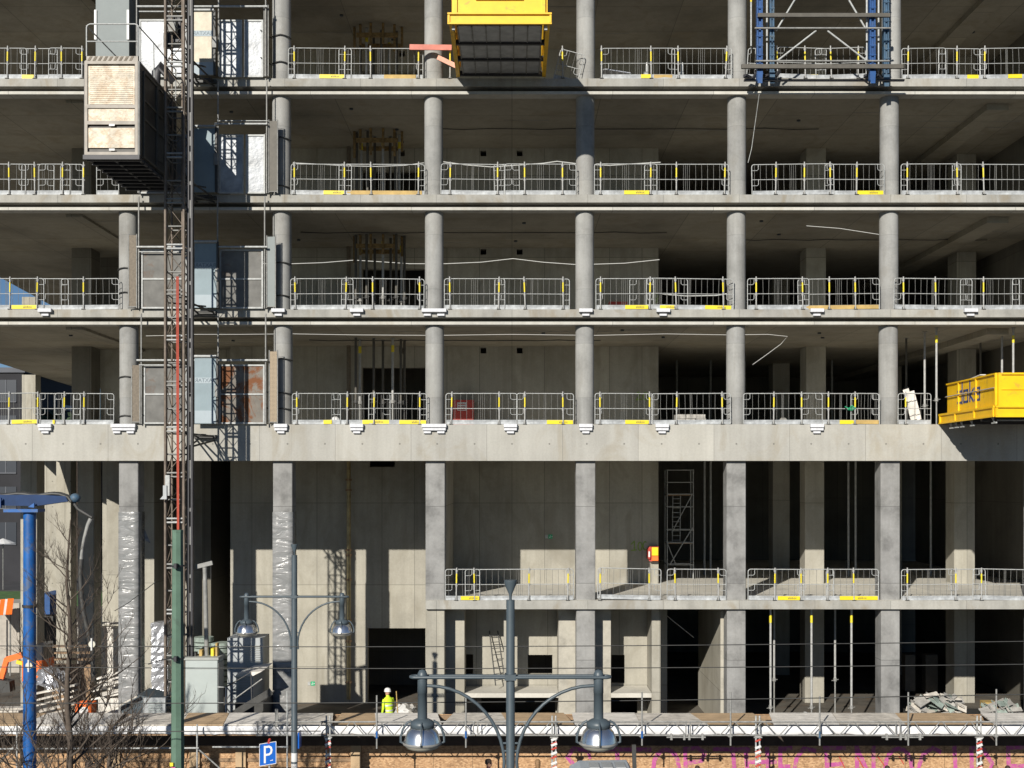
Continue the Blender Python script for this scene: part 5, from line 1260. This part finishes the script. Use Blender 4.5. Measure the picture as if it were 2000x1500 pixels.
# blue concrete placing mast
Y = -12; s_ = (DC+Y)/FP; x = PX(58, Y)
bm = thing('placing_boom', 'tall blue pipe mast with horizontal arm and hanging hose at far left', 'boom', (x, Y, STREET))
MB().tube([(x, Y, STREET), (x, Y, PZ(1001, Y))], [.168, .155], 20).build('mast', 'blue_mast', bm)
MB().tube([(x, Y, PZ(1186, Y)), (x, Y, PZ(1181, Y))], .185, 20).build('collar', 'mast_dark', bm)
for yy in (1265, 1330, 1410): MB().tube([(x, Y, PZ(yy+3, Y)), (x, Y, PZ(yy, Y))], .172, 20).build('weld_ring', 'blue_mast', bm)
g = MB(); g.box(PX(8, Y-.2), PX(75, Y-.2), Y-.25, Y+.25, PZ(1000, Y), PZ(994, Y)); g.prism([(PX(62, Y), PZ(990, Y)), (PX(74, Y), PZ(982, Y)), (PX(74, Y), PZ(991, Y))], Y-.25, Y-.2, 'y'); g.prism([(PX(0, Y), PZ(986, Y)), (PX(10, Y), PZ(972, Y)), (PX(10, Y), PZ(992, Y))], Y-.28, Y-.2, 'y'); g.build('head_plate', 'blue_mast', bm)
g = MB(); g.prism([(PX(-150, Y), PZ(985, Y)), (PX(75, Y), PZ(988, Y)), (PX(137, Y), PZ(979, Y)), (PX(132, Y), PZ(969, Y)), (PX(75, Y), PZ(966, Y)), (PX(-150, Y), PZ(967, Y))], Y-.15, Y+.15, 'y'); g.build('arm', 'arm_blue_shaded', bm)
g = MB(); pts = [P(-150+i*14, 966+1.8*math.sin(i*1.3), Y-.1) for i in range(20)]+[P(133, 971, Y-.1), P(139, 980, Y-.1)]; g.tube(pts, .045, 8); g.tube([p+Vector((0, .12, .02)) for p in pts], .035, 8); g.build('feed_pipes', 'dark_steel', bm)
g = MB(); p = P(147, 974, Y); g.lathe([(0, .14), (.08, .12), (.13, .06), (.14, 0), (.10, -.08), (0, -.1)], p, 16); g.build('elbow', 'teal_steel', bm)
MB().tube([P(144, 982, Y), P(152, 994, Y), P(163, 1001, Y), P(180, 1011, Y)], .045, 8).build('swivel', 'dark_steel', bm)
MB().tube([P(178, 1013, Y), P(172, 1025, Y), P(165, 1050, Y), P(161, 1070, Y), P(159, 1092, Y)], [.06, .055, .045, .04, .05], 10).build('end_hose', 'galv_dull', bm)
MB().tube([P(159, 1092, Y), P(157, 1120, Y), P(159, 1160, Y), P(163, 1195, Y), P(172, 1235, Y), P(180, 1270, Y), P(183, 1330, Y)], .062, 10).build('rubber_hose', 'dark_steel', bm)

# parking sign
Y = -10.5; xs = PX(524, Y)
ps = thing('parking_sign', 'blue parking sign with white letter P on a thin post', 'sign', (xs, Y, STREET))
MB().tube([(xs+.02, Y+.06, STREET), (xs+.02, Y+.06, PZ(1452, Y))], .03, 10).build('post', 'galv', ps)
hw = PX(540, Y)-xs; zc = PZ(1472, Y); hh = .31
g = MB(); g.add([(xs-hw-.02, Y+.03, zc-hh-.03), (xs+hw, Y-.05, zc-hh+.06), (xs+hw, Y-.05, zc+hh+.03), (xs-hw-.02, Y+.03, zc+hh-.06)]+[(xs-hw-.02, Y+.05, zc-hh-.03), (xs+hw, Y-.03, zc-hh+.06), (xs+hw, Y-.03, zc+hh+.03), (xs-hw-.02, Y+.05, zc+hh-.06)], [(0, 1, 2, 3), (7, 6, 5, 4), (0, 4, 5, 1), (1, 5, 6, 2), (2, 6, 7, 3), (3, 7, 4, 0)])
pf = g.build('plate', 'sign_blue', ps); ORG[pf.name] = ORG[ps.name]
g = MB(); e = .02
cs = [Vector((xs-hw-.02, Y+.022, zc-hh-.03)), Vector((xs+hw, Y-.058, zc-hh+.06)), Vector((xs+hw, Y-.058, zc+hh+.03)), Vector((xs-hw-.02, Y+.022, zc+hh-.06))]
for i in range(4): g.bar(cs[i], cs[(i+1) % 4], .014, .006, up=(0, 1, 0))
g.build('border', 'white', pf)
g = MB()
def sp(u, v): return Vector((xs+u*hw, Y-.013-.04*u-.006, zc+v*hh+.045*u))
L_ = [[(-.42, -.72), (-.42, .68)], [(-.42, .62), (.12, .62), (.36, .50), (.44, .28), (.36, .05), (.12, -.06), (-.42, -.06)]]
for pl in L_:
    for a, b in zip(pl[:-1], pl[1:]): pa, pb = sp(*a), sp(*b); dv = (pb-pa).normalized()*.015; g.bar(pa-dv, pb+dv, .052, .006, up=(0, 1, 0))
g.bar(sp(.25, -.62), sp(.6, -.62), .014, .005, up=(0, 1, 0)); g.bar(sp(.5, -.56), sp(.6, -.62), .014, .005, up=(0, 1, 0)); g.build('letter', 'white', pf)
MB().tube([(xs+.02, Y-.03, PZ(1450, Y)), (xs+.02, Y+.1, PZ(1446, Y))], .04, 10).build('clamp', 'red', ps)

# truck whose cab roof shows at the bottom
Y = -13.0; zr = PZ(1484, Y+1.9)
tk = thing('tipper_truck', 'pale grey truck cab roof with orange beacon at the bottom edge', 'truck', (PX(1250, Y), Y+.9, STREET))
a, b_, c_ = PX(1118, Y), PX(1147, Y), PX(1241, Y)
pr = [(a-.45, STREET+.55), (a-.45, STREET+1.3), (a-.1, zr-.75), (a+.02, zr-.16), (b_-.1, zr-.02), (c_-.05, zr), (c_+.02, zr-.1), (c_+.02, STREET+.55)]
MB().prism(pr, Y, Y+1.9, 'y').build('cab', 'truck', tk)
for i in range(6):
    MB().box(b_+.12+(i % 3)*.34, b_+.38+(i % 3)*.34, Y+.15+(i//3)*.8, Y+.75+(i//3)*.8, zr+.001, zr+.025).build('roof_rib', 'louver', tk)
MB().prism([(a-.02, STREET+1.4), (a+.05, zr-.5), (b_+.6, zr-.45), (b_+.6, STREET+1.4)], Y-.012, Y-.002, 'y').build('side_window', 'window_glass', tk)
bc = MB().tube([(b_-.05, Y+.4, zr-.03), (b_-.05, Y+.4, zr+.09), (b_-.05, Y+.4, zr+.12)], [.07, .06, .03], 12).build('beacon', 'orange', tk)
MB().box(c_+.05, c_+4.5, Y, Y+1.9, STREET+.9, STREET+1.05).build('bed', 'truck', tk)
MB().box(c_+.05, c_+4.5, Y, Y+.05, STREET+1.05, STREET+1.5).build('side_board', 'truck', tk); MB().box(c_+.05, c_+4.5, Y+1.85, Y+1.9, STREET+1.05, STREET+1.5).build('side_board', 'truck', tk)
MB().bar((c_+.12, Y+.9, STREET+1.05), (c_+.05, Y+.9, PZ(1470, Y)), .1, .1).build('exhaust_stack', 'dark_steel', tk)
for wx in (a+.3, c_+3.2):
    for wy in (Y+.02, Y+1.6): wh = MB().tube([(wx, wy, STREET+.46), (wx, wy+.28, STREET+.46)], .46, 20).build('wheel', 'tyre', tk)

# ---------------------------------------------------------------- bare tree
def tree(px, Y, seed, ztop, label, spread=1.0, n1=26):
    rnd = random.Random(seed); x = PX(px, Y); t = thing('bare_tree', label, 'tree', (x, Y, STREET))
    H = ztop-STREET; trunk = [Vector((x+.05*math.sin(i*1.7), Y, STREET+H*i/12)) for i in range(13)]
    tr = [.105*(1-i/12.6)**.8+.006 for i in range(13)]
    MB().tube(trunk, tr, 8).build('trunk', 'bark', t)
    g = MB()
    def br(p, d, L, r, dep):
        pts = [p]; q = p.copy(); dd = d.copy(); n = 5
        for i in range(n):
            dd = (dd+Vector((rnd.uniform(-.22, .22), rnd.uniform(-.22, .22), rnd.uniform(-.06, .20)))).normalized(); q = q+dd*L/n; pts.append(q.copy())
        g.tube(pts, [r*(1-.75*i/n) for i in range(n+1)], 5 if dep < 1 else 3, cap=False)
        if dep < 3:
            for k in range(rnd.randint(4, 7) if dep < 2 else rnd.randint(2, 4)):
                i = rnd.randint(1, n); sd = (dd+Vector((rnd.uniform(-1, 1), rnd.uniform(-1, 1), rnd.uniform(-.3, .7)))*.85).normalized(); br(pts[i], sd, L*rnd.uniform(.35, .62), r*.5, dep+1)
    for k in range(n1):
        f = .22+.74*k/n1; p = trunk[0].lerp(trunk[-1], f); a = rnd.uniform(0, 6.28); up = .35+.5*f
        br(p, Vector((math.cos(a), math.sin(a), up)).normalized(), spread*(2.6*(1-f)+.45), .038*(1-f)+.010, 0)
    g.build('crown', 'bark', t)
tree(134, -14.5, 11, PZ(1015, -14.5), 'bare leafless tree beside the blue mast at lower left', 1.0, 30)
tree(-165, -13.3, 23, -1.6, 'bare tree whose twigs reach in at the left picture edge', .95, 26)
tree(215, -7.8, 5, PZ(1405, -7.8), 'low bare shrub behind the bare tree in front of hoarding', .9, 12)
tree(40, -7.8, 9, PZ(1425, -7.8), 'low bare shrub left of the blue mast before the hoarding', .9, 10)

# ---------------------------------------------------------------- site objects at lower left
t = thing('switch_cabinet', 'tall pale grey cabinet in front of the hoist base', 'cabinet', (PX(398, -3.2), -2.9, SITE))
Y = -3.3; MB().bbox(PX(362, Y), PX(425, Y), Y, Y+.8, SITE, PZ(1289, Y), .015).build('body', 'cabinet', t)
MB().box(PX(360, Y), PX(427, Y), Y-.04, Y+.82, PZ(1289, Y)+.001, PZ(1284, Y)).build('roof', 'cabinet_side', t)
g = MB(); g.box(PX(362, Y)+.01, PX(425, Y)-.02, Y-.006, Y-.001, PZ(1307, Y)-.01, PZ(1307, Y)); g.build('seam', 'cabinet_side', t)
MB().box(PX(425, Y)+.002, PX(425, Y)+.02, Y+.05, Y+.75, SITE+.1, PZ(1295, Y)).build('side_panel', 'cabinet_side', t)
for px, z, m_, nm in ((372, .12, 'dark_steel', 'dark low box at the left on top of the grey cabinet'), (384, .2, 'toe_wood', 'short yellowish can on top of the grey cabinet'), (407, .25, 'band', 'yellow can left of the post on the grey cabinet'), (416, .42, 'toe_wood', 'tall narrow yellow box at the right end of grey cabinet top')):
    tag(MB().bbox(PX(px, Y), PX(px+(6 if z < .3 else 4), Y), Y+.3, Y+.55, PZ(1284, Y)+.001, PZ(1284, Y)+z).build('paint_can', m_), nm, 'can', 'cans and boxes on the grey cabinet')
t = thing('jib_post', 'grey T-shaped steel post rising above the cabinet', 'post', P(404, 1283, -2.8))
MB().tube([P(404, 1282, -2.8), P(400, 1108, -2.8)], .075, 10).build('shaft', 'galv_dull', t); MB().bar(P(383, 1107, -2.8), P(415, 1099, -2.8), .1, .14).build('head', 'galv_dull', t)
MB().tube([P(412, 1105, -2.8), P(412, 1132, -2.8)], .012, 5).build('hook_line', 'dark_steel', t)
t = thing('louvred_unit', 'pale unit with louvred front standing left of the wrapped second column', 'ventilation unit', (PX(480, .5), .6, SITE))
Y = .3; MB().bbox(PX(444, Y), PX(513, Y), Y, Y+1.2, SITE, PZ(1246, Y)).build('body', 'louver', t)
g = MB()
for k in range(13): z = PZ(1262+k*4.4, Y); g.box(PX(478, Y), PX(508, Y), Y-.03, Y-.003, z, z+.03)
g.build('louvres', 'cabinet_side', t)
t = thing('air_compressor', 'grey compressor box with slanted lid behind the steps', 'compressor', (PX(490, -1), -1, SITE))
Y = -1.4; MB().bbox(PX(461, Y), PX(494, Y), Y, Y+1.9, PZ(1372, Y), PZ(1318, Y)).build('body', 'louver', t); MB().prism([(PX(457, Y), PZ(1322, Y)), (PX(494, Y), PZ(1320, Y)), (PX(512, Y), PZ(1311, Y)), (PX(478, Y), PZ(1313, Y))], Y-.05, Y+1.95, 'y').build('lid', 'plank_light', t)
MB().box(PX(459, Y), PX(514, Y), Y, Y+1.9, SITE, PZ(1372, Y)-.002).build('base', 'dark_steel', t)
g = MB()
for k in range(7): z = PZ(1329+k*5, Y); g.box(PX(468, Y), PX(490, Y), Y-.02, Y-.003, z, z+.03)
g.build('louvres', 'cabinet_side', t)
t = thing('site_steps', 'metal steps with tube handrails right of the grey cabinet', 'steps', (PX(480, -3.4), -3.4, SITE))
Y = -3.9
for y2 in (Y, Y+1.0):
    MB().tube([P(425, 1342, y2), P(441, 1342, y2), P(441, 1403, y2)], .026, 8).build('handrail', 'galv', t); MB().tube([P(425, 1373, y2), P(440, 1373, y2)], .022, 8).build('handrail', 'galv', t)
    MB().tube([P(441, 1342, y2), P(490, 1313, y2), P(492, 1372, y2)], .024, 8).build('handrail', 'dark_steel', t); MB().tube([P(443, 1376, y2), P(512, 1326, y2)], .022, 8).build('handrail', 'galv_dull', t)
g = MB()
for k in range(8): p = P(444+k*9.5, 1401-k*6, Y); g.box(p.x, p.x+.22, Y, Y+1.0, p.z-.03, p.z)
g.build('treads', 'plank_grey', t); MB().bar(P(441, 1404, Y-.04), P(530, 1350, Y-.04), .05, .22).build('stringer', 'dark_steel', t); MB().bar(P(441, 1404, Y+1.03), P(530, 1350, Y+1.03), .05, .22).build('stringer', 'dark_steel', t)
# stacked grey rings in the dark hall
for k, (px, n_) in enumerate(((398, 9), (430, 8))):
    Y = 9.0; g = MB()
    for i in range(n_): g.tube([(PX(px, Y), Y, PZ(1285, Y)-1.2+i*.24), (PX(px, Y), Y, PZ(1285, Y)-1.2+i*.24+.19)], .42, 16)
    tag(g.build('ring_stack', 'pile_green'), f"{'left' if k == 0 else 'right'} stack of grey green rings behind the hoist base", 'rings', 'stacks of grey rings')
t = thing('foil_bale', 'bale wrapped in crinkled shiny foil between hoist and column', 'bale', (PX(311, 5), 5.2, SITE))
g = MB(); rnd = random.Random(4); Y = 5.0; n = 24; vs = []
for i in range(n+1):
    z = SITE+(PZ(1216, Y)-SITE)*i/n
    for (u, v) in [(-1, -1), (-.6, -1), (-.2, -1), (.2, -1), (.6, -1), (1, -1), (1, 1), (-1, 1)]: vs.append((PX(311, Y)+u*.32+rnd.uniform(-.03, .03), Y+.4+v*.4+rnd.uniform(-.05, .05), z+rnd.uniform(-.03, .03)))
g.add(vs, [(i*8+j, i*8+(j+1) % 8, (i+1)*8+(j+1) % 8, (i+1)*8+j) for i in range(n) for j in range(8)]); g.add(vs[-8:], [tuple(range(8))]); g.build('wrapped_load', 'foil_white', t)
t = thing('container_box', 'blue grey tipping skip with louvred end near the green mast', 'skip', (PX(290, -3.6), -3.4, SITE))
Y = -3.8; MB().prism([(PX(232, Y), SITE), (PX(318, Y), SITE), (PX(318, Y), PZ(1367, Y)), (PX(268, Y), PZ(1357, Y)), (PX(236, Y), PZ(1380, Y))], Y, Y+1.3, 'y').build('body', 'lamp_paint', t)
MB().bbox(PX(279, Y-.1), PX(323, Y-.1), Y-.1, Y-.01, SITE, PZ(1362, Y)).build('end_panel', 'louver', t)
g = MB()
for k in range(7): z = PZ(1372+k*5, Y); g.box(PX(290, Y-.1), PX(316, Y-.1), Y-.13, Y-.102, z, z+.035)
g.build('louvres', 'cabinet', t); MB().bar(P(180, 1406, Y-.2), P(269, 1359, Y-.2), .12, .05).build('ramp_board', 'plank_grey', t)
t = thing('fuel_tank', 'orange tank with white label behind the deck', 'tank', (PX(161, -3.6), -3.5, SITE))
Y = -3.9; MB().bbox(PX(145, Y), PX(177, Y), Y, Y+.6, SITE, PZ(1375, Y), .05).build('body', 'orange', t); MB().box(PX(155, Y), PX(172, Y), Y-.008, Y-.001, PZ(1392, Y), PZ(1381, Y)).build('label_sticker', 'white', t)
MB().bbox(PX(153, Y), PX(168, Y), Y+.15, Y+.4, PZ(1375, Y)+.001, PZ(1372, Y)).build('lid', 'orange', t); g = MB(); g.bar(P(157, 1383, Y-.012), P(170, 1390, Y-.012), .012, .004, up=(0, 1, 0)); g.bar(P(157, 1389, Y-.012), P(164, 1383, Y-.012), .012, .004, up=(0, 1, 0)); g.build('label_mark', 'dark_steel', t)
# mini excavator
t = thing('mini_excavator', 'orange mini excavator with folded arm behind the blue mast', 'excavator', (PX(20, 3), 3, SITE)); Y = 3.0
MB().bar(P(44, 1279, Y), P(14, 1288, Y), .18, .22).build('boom', 'orange', t); MB().bar(P(14, 1286, Y), P(3, 1325, Y), .15, .18).build('stick', 'orange', t); MB().bar(P(33, 1292, Y), P(46, 1296, Y), .12, .14).build('cylinder', 'band', t)
MB().bbox(PX(46, Y), PX(84, Y), Y-.2, Y+1.2, PZ(1330, Y), PZ(1290, Y), .06).build('body', 'orange', t); MB().bbox(PX(60, Y), PX(84, Y), Y, Y+1.0, PZ(1290, Y), PZ(1262, Y), .04).build('cab', 'window_glass', t)
MB().prism([(PX(0, Y), PZ(1326, Y)), (PX(22, Y), PZ(1330, Y)), (PX(24, Y), PZ(1350, Y)), (PX(4, Y), PZ(1352, Y))], Y-.2, Y+.3, 'y').build('bucket', 'dark_steel', t)
for y2 in (Y-.3, Y+1.0): MB().bbox(PX(40, Y), PX(88, Y), y2, y2+.3, SITE, SITE+.5, .05).build('track', 'tyre', t)
# tarpaulin hut, white hut, blue skip
t = thing('striped_awning', 'orange and white striped awning at the left edge of site', 'awning', P(0, 1200, 14)); Y = 14
for k in range(8): MB().bar(P(-28+k*7, 1175-k*.8, Y), P(-32+k*7, 1203-k*.4, Y-1.0), .27 if k % 2 else .16, .03).build('stripe', 'orange' if k % 2 else 'white', t)
for px in (-20, 20): MB().tube([P(px, 1195, Y), (PX(px, Y), Y, SITE)], .04, 6).build('pole', 'galv_dull', t)
MB().bbox(PX(-30, 15), PX(38, 15), 15, 17, SITE, PZ(1178, 15)).build('hut', 'cage_frame', t)
t = thing('blue_skip', 'blue steel skip seen between the left columns', 'skip', (PX(95, 16), 16, SITE)); Y = 16
MB().prism([(PX(82, Y), PZ(1200, Y)), (PX(108, Y), PZ(1200, Y)), (PX(112, Y), PZ(1163, Y)), (PX(76, Y), PZ(1160, Y))], Y, Y+2, 'y').build('body', 'blue_steel', t)
MB().box(PX(78, Y), PX(110, Y), Y+.2, Y+1.8, SITE, PZ(1200, Y)-.002).build('base', 'dark_steel', t)
# timber stacks
def stack(px0, px1, py0, py1, Y, n, label, mat='plank_grey', tilt=0):
    g = MB(); rnd = random.Random(int(px0))
    for k in range(n):
        f = k/max(1, n-1); y = py1+(py0-py1)*f; a = P(px0+rnd.uniform(-8, 8), y, Y+rnd.uniform(0, .5)); b = P(px1+rnd.uniform(-8, 8), y-tilt, Y+rnd.uniform(0, .5)); g.bar(a, b, rnd.uniform(.2, .5), .06)
    g.box(PX(px0, Y), PX(px1, Y), Y+.1, Y+.5, SITE, PZ(py1, Y)); return tag(g.build('timber_stack', mat), label, 'timber stack', 'stacks of timber on the site ground')
stack(-30, 45, 1383, 1400, -2, 4, 'low stack of grey timber at the left picture edge')
stack(75, 150, 1355, 1400, -1.5, 5, 'slanting timber stack between blue mast and orange tank', tilt=18)
stack(190, 236, 1325, 1365, 1.5, 6, 'slanting timber stack left of the first wrapped column', 'plank_light', tilt=12)
stack(150, 235, 1217, 1225, 10, 2, 'short timber stack high up between the left columns', 'plank_light')
stack(100, 175, 1262, 1300, 5, 4, 'dark timber stack behind the bare tree', 'wood')
pile(80, 130, 1340, 1310, 1.0, 30, ['foil_white', 'foil_white'], 'crumpled white foil heap behind the bare tree', 'foil_heap')
pile(776, 815, 1396, 1380, 3.0, 24, ['white', 'pile_grey'], 'rubble and white bags beside the worker in the doorway', 'rubble_heap')
tag(MB().tube([P(774, 1350, .8), P(777, 1396, .8)], .02, 6).build('shovel_handle', 'toe_wood'), 'pale wooden handle standing beside the worker', 'tool')

# ---------------------------------------------------------------- far background at the left
def far_building(x0, x1, y0, y1, z1, label, rows, cols, wallm='far_wall_shaded', roof=None):
    t = thing('office_block', label, 'building', ((x0+x1)/2, (y0+y1)/2, STREET))
    MB().box(x0, x1, y0, y1, STREET, z1).build('wall', wallm, t); MB().box(x0-.2, x1+.2, y0-.2, y1+.2, z1+.01, z1+.5).build('roof', roof or 'far_pale', t)
    for i in range(cols):
        for j in range(rows):
            cx = x0+(x1-x0)*(i+.5)/cols; cz = STREET+3+(z1-STREET-3)*(j+.5)/rows; w_ = (x1-x0)/cols*.3; h = (z1-STREET-3)/rows*.3
            f = MB().box(cx-w_, cx+w_, y0-.06, y0-.01, cz-h, cz+h).build('window', 'window_glass', t); ORG[f.name] = ORG[t.name]
            g = MB(); g.box(cx-w_, cx+w_, y0-.12, y0-.07, cz-h-.12, cz-h); g.box(cx-.05, cx+.05, y0-.1, y0-.07, cz-h, cz+h); g.build('frame', 'far_pale', f)
far_building(-75, PX(46, 75), 75+0, 95, PZ(728, 75), 'dark office block with window rows at the far left', 5, 8)
far_building(PX(48, 92), PX(330, 92), 92, 110, PZ(845, 92), 'lower dark office block behind the left bays', 3, 12)
t = thing('glass_pavilion', 'pale pointed glass roof beyond the second left bay', 'building', (PX(116, 85), 88, STREET)); Y = 85
MB().box(PX(98, Y), PX(136, Y), Y, Y+6, STREET, PZ(802, Y)).build('wall', 'far_pale', t); MB().prism([(PX(96, Y), PZ(802, Y)), (PX(138, Y), PZ(802, Y)), (PX(112, Y), PZ(784, Y))], Y-.2, Y+6, 'y').build('roof', 'far_roof', t)
def lump_tree(px, Y, zt_, r, label):
    x = PX(px, Y); t = thing('street_tree', label, 'tree', (x, Y, STREET), 'trees along the far street'); rnd = random.Random(int(px)); g = MB()
    MB().tube([(x, Y, STREET), (x, Y, zt_-r)], [.25, .12], 6).build('trunk', 'bark', t)
    for k in range(500):
        v = Vector((rnd.gauss(0, 1), rnd.gauss(0, 1), rnd.gauss(0, 1))).normalized()*r*rnd.random()**.4; p = Vector((x, Y, zt_-r))+v; d = Vector((rnd.uniform(-1, 1), rnd.uniform(-1, 1), rnd.uniform(-1, 1))).normalized(); u = d.orthogonal().normalized()*.35; w2 = d.cross(u).normalized()*.28
        g.add([p-u, p-w2, p+u, p+w2], [(0, 1, 2, 3)])
    g.build('crown', 'leaf_dark', t)
lump_tree(84, 80, PZ(798, 80), 2.6, 'dark far tree left of the pointed roof'); lump_tree(150, 80, PZ(806, 80), 2.4, 'dark far tree right of the pointed roof')
for k, (px, nm) in enumerate(((92, 'left'), (103, 'right'), (6, 'leftmost, apart'))):
    Y = 66; x = PX(px, Y); z = PZ(1060, Y); t = thing('parasol', f'{nm} white parasol on the far side street', 'parasol', (x, Y, STREET), 'white parasols on the far street')
    MB().tube([(x, Y, STREET), (x, Y, z+.1)], .04, 6).build('pole', 'galv_dull', t); MB().lathe([(1.1, -.05), (.6, .18), (0, .4)], (x, Y, z), 12, smooth=False).build('canopy', 'white', t)
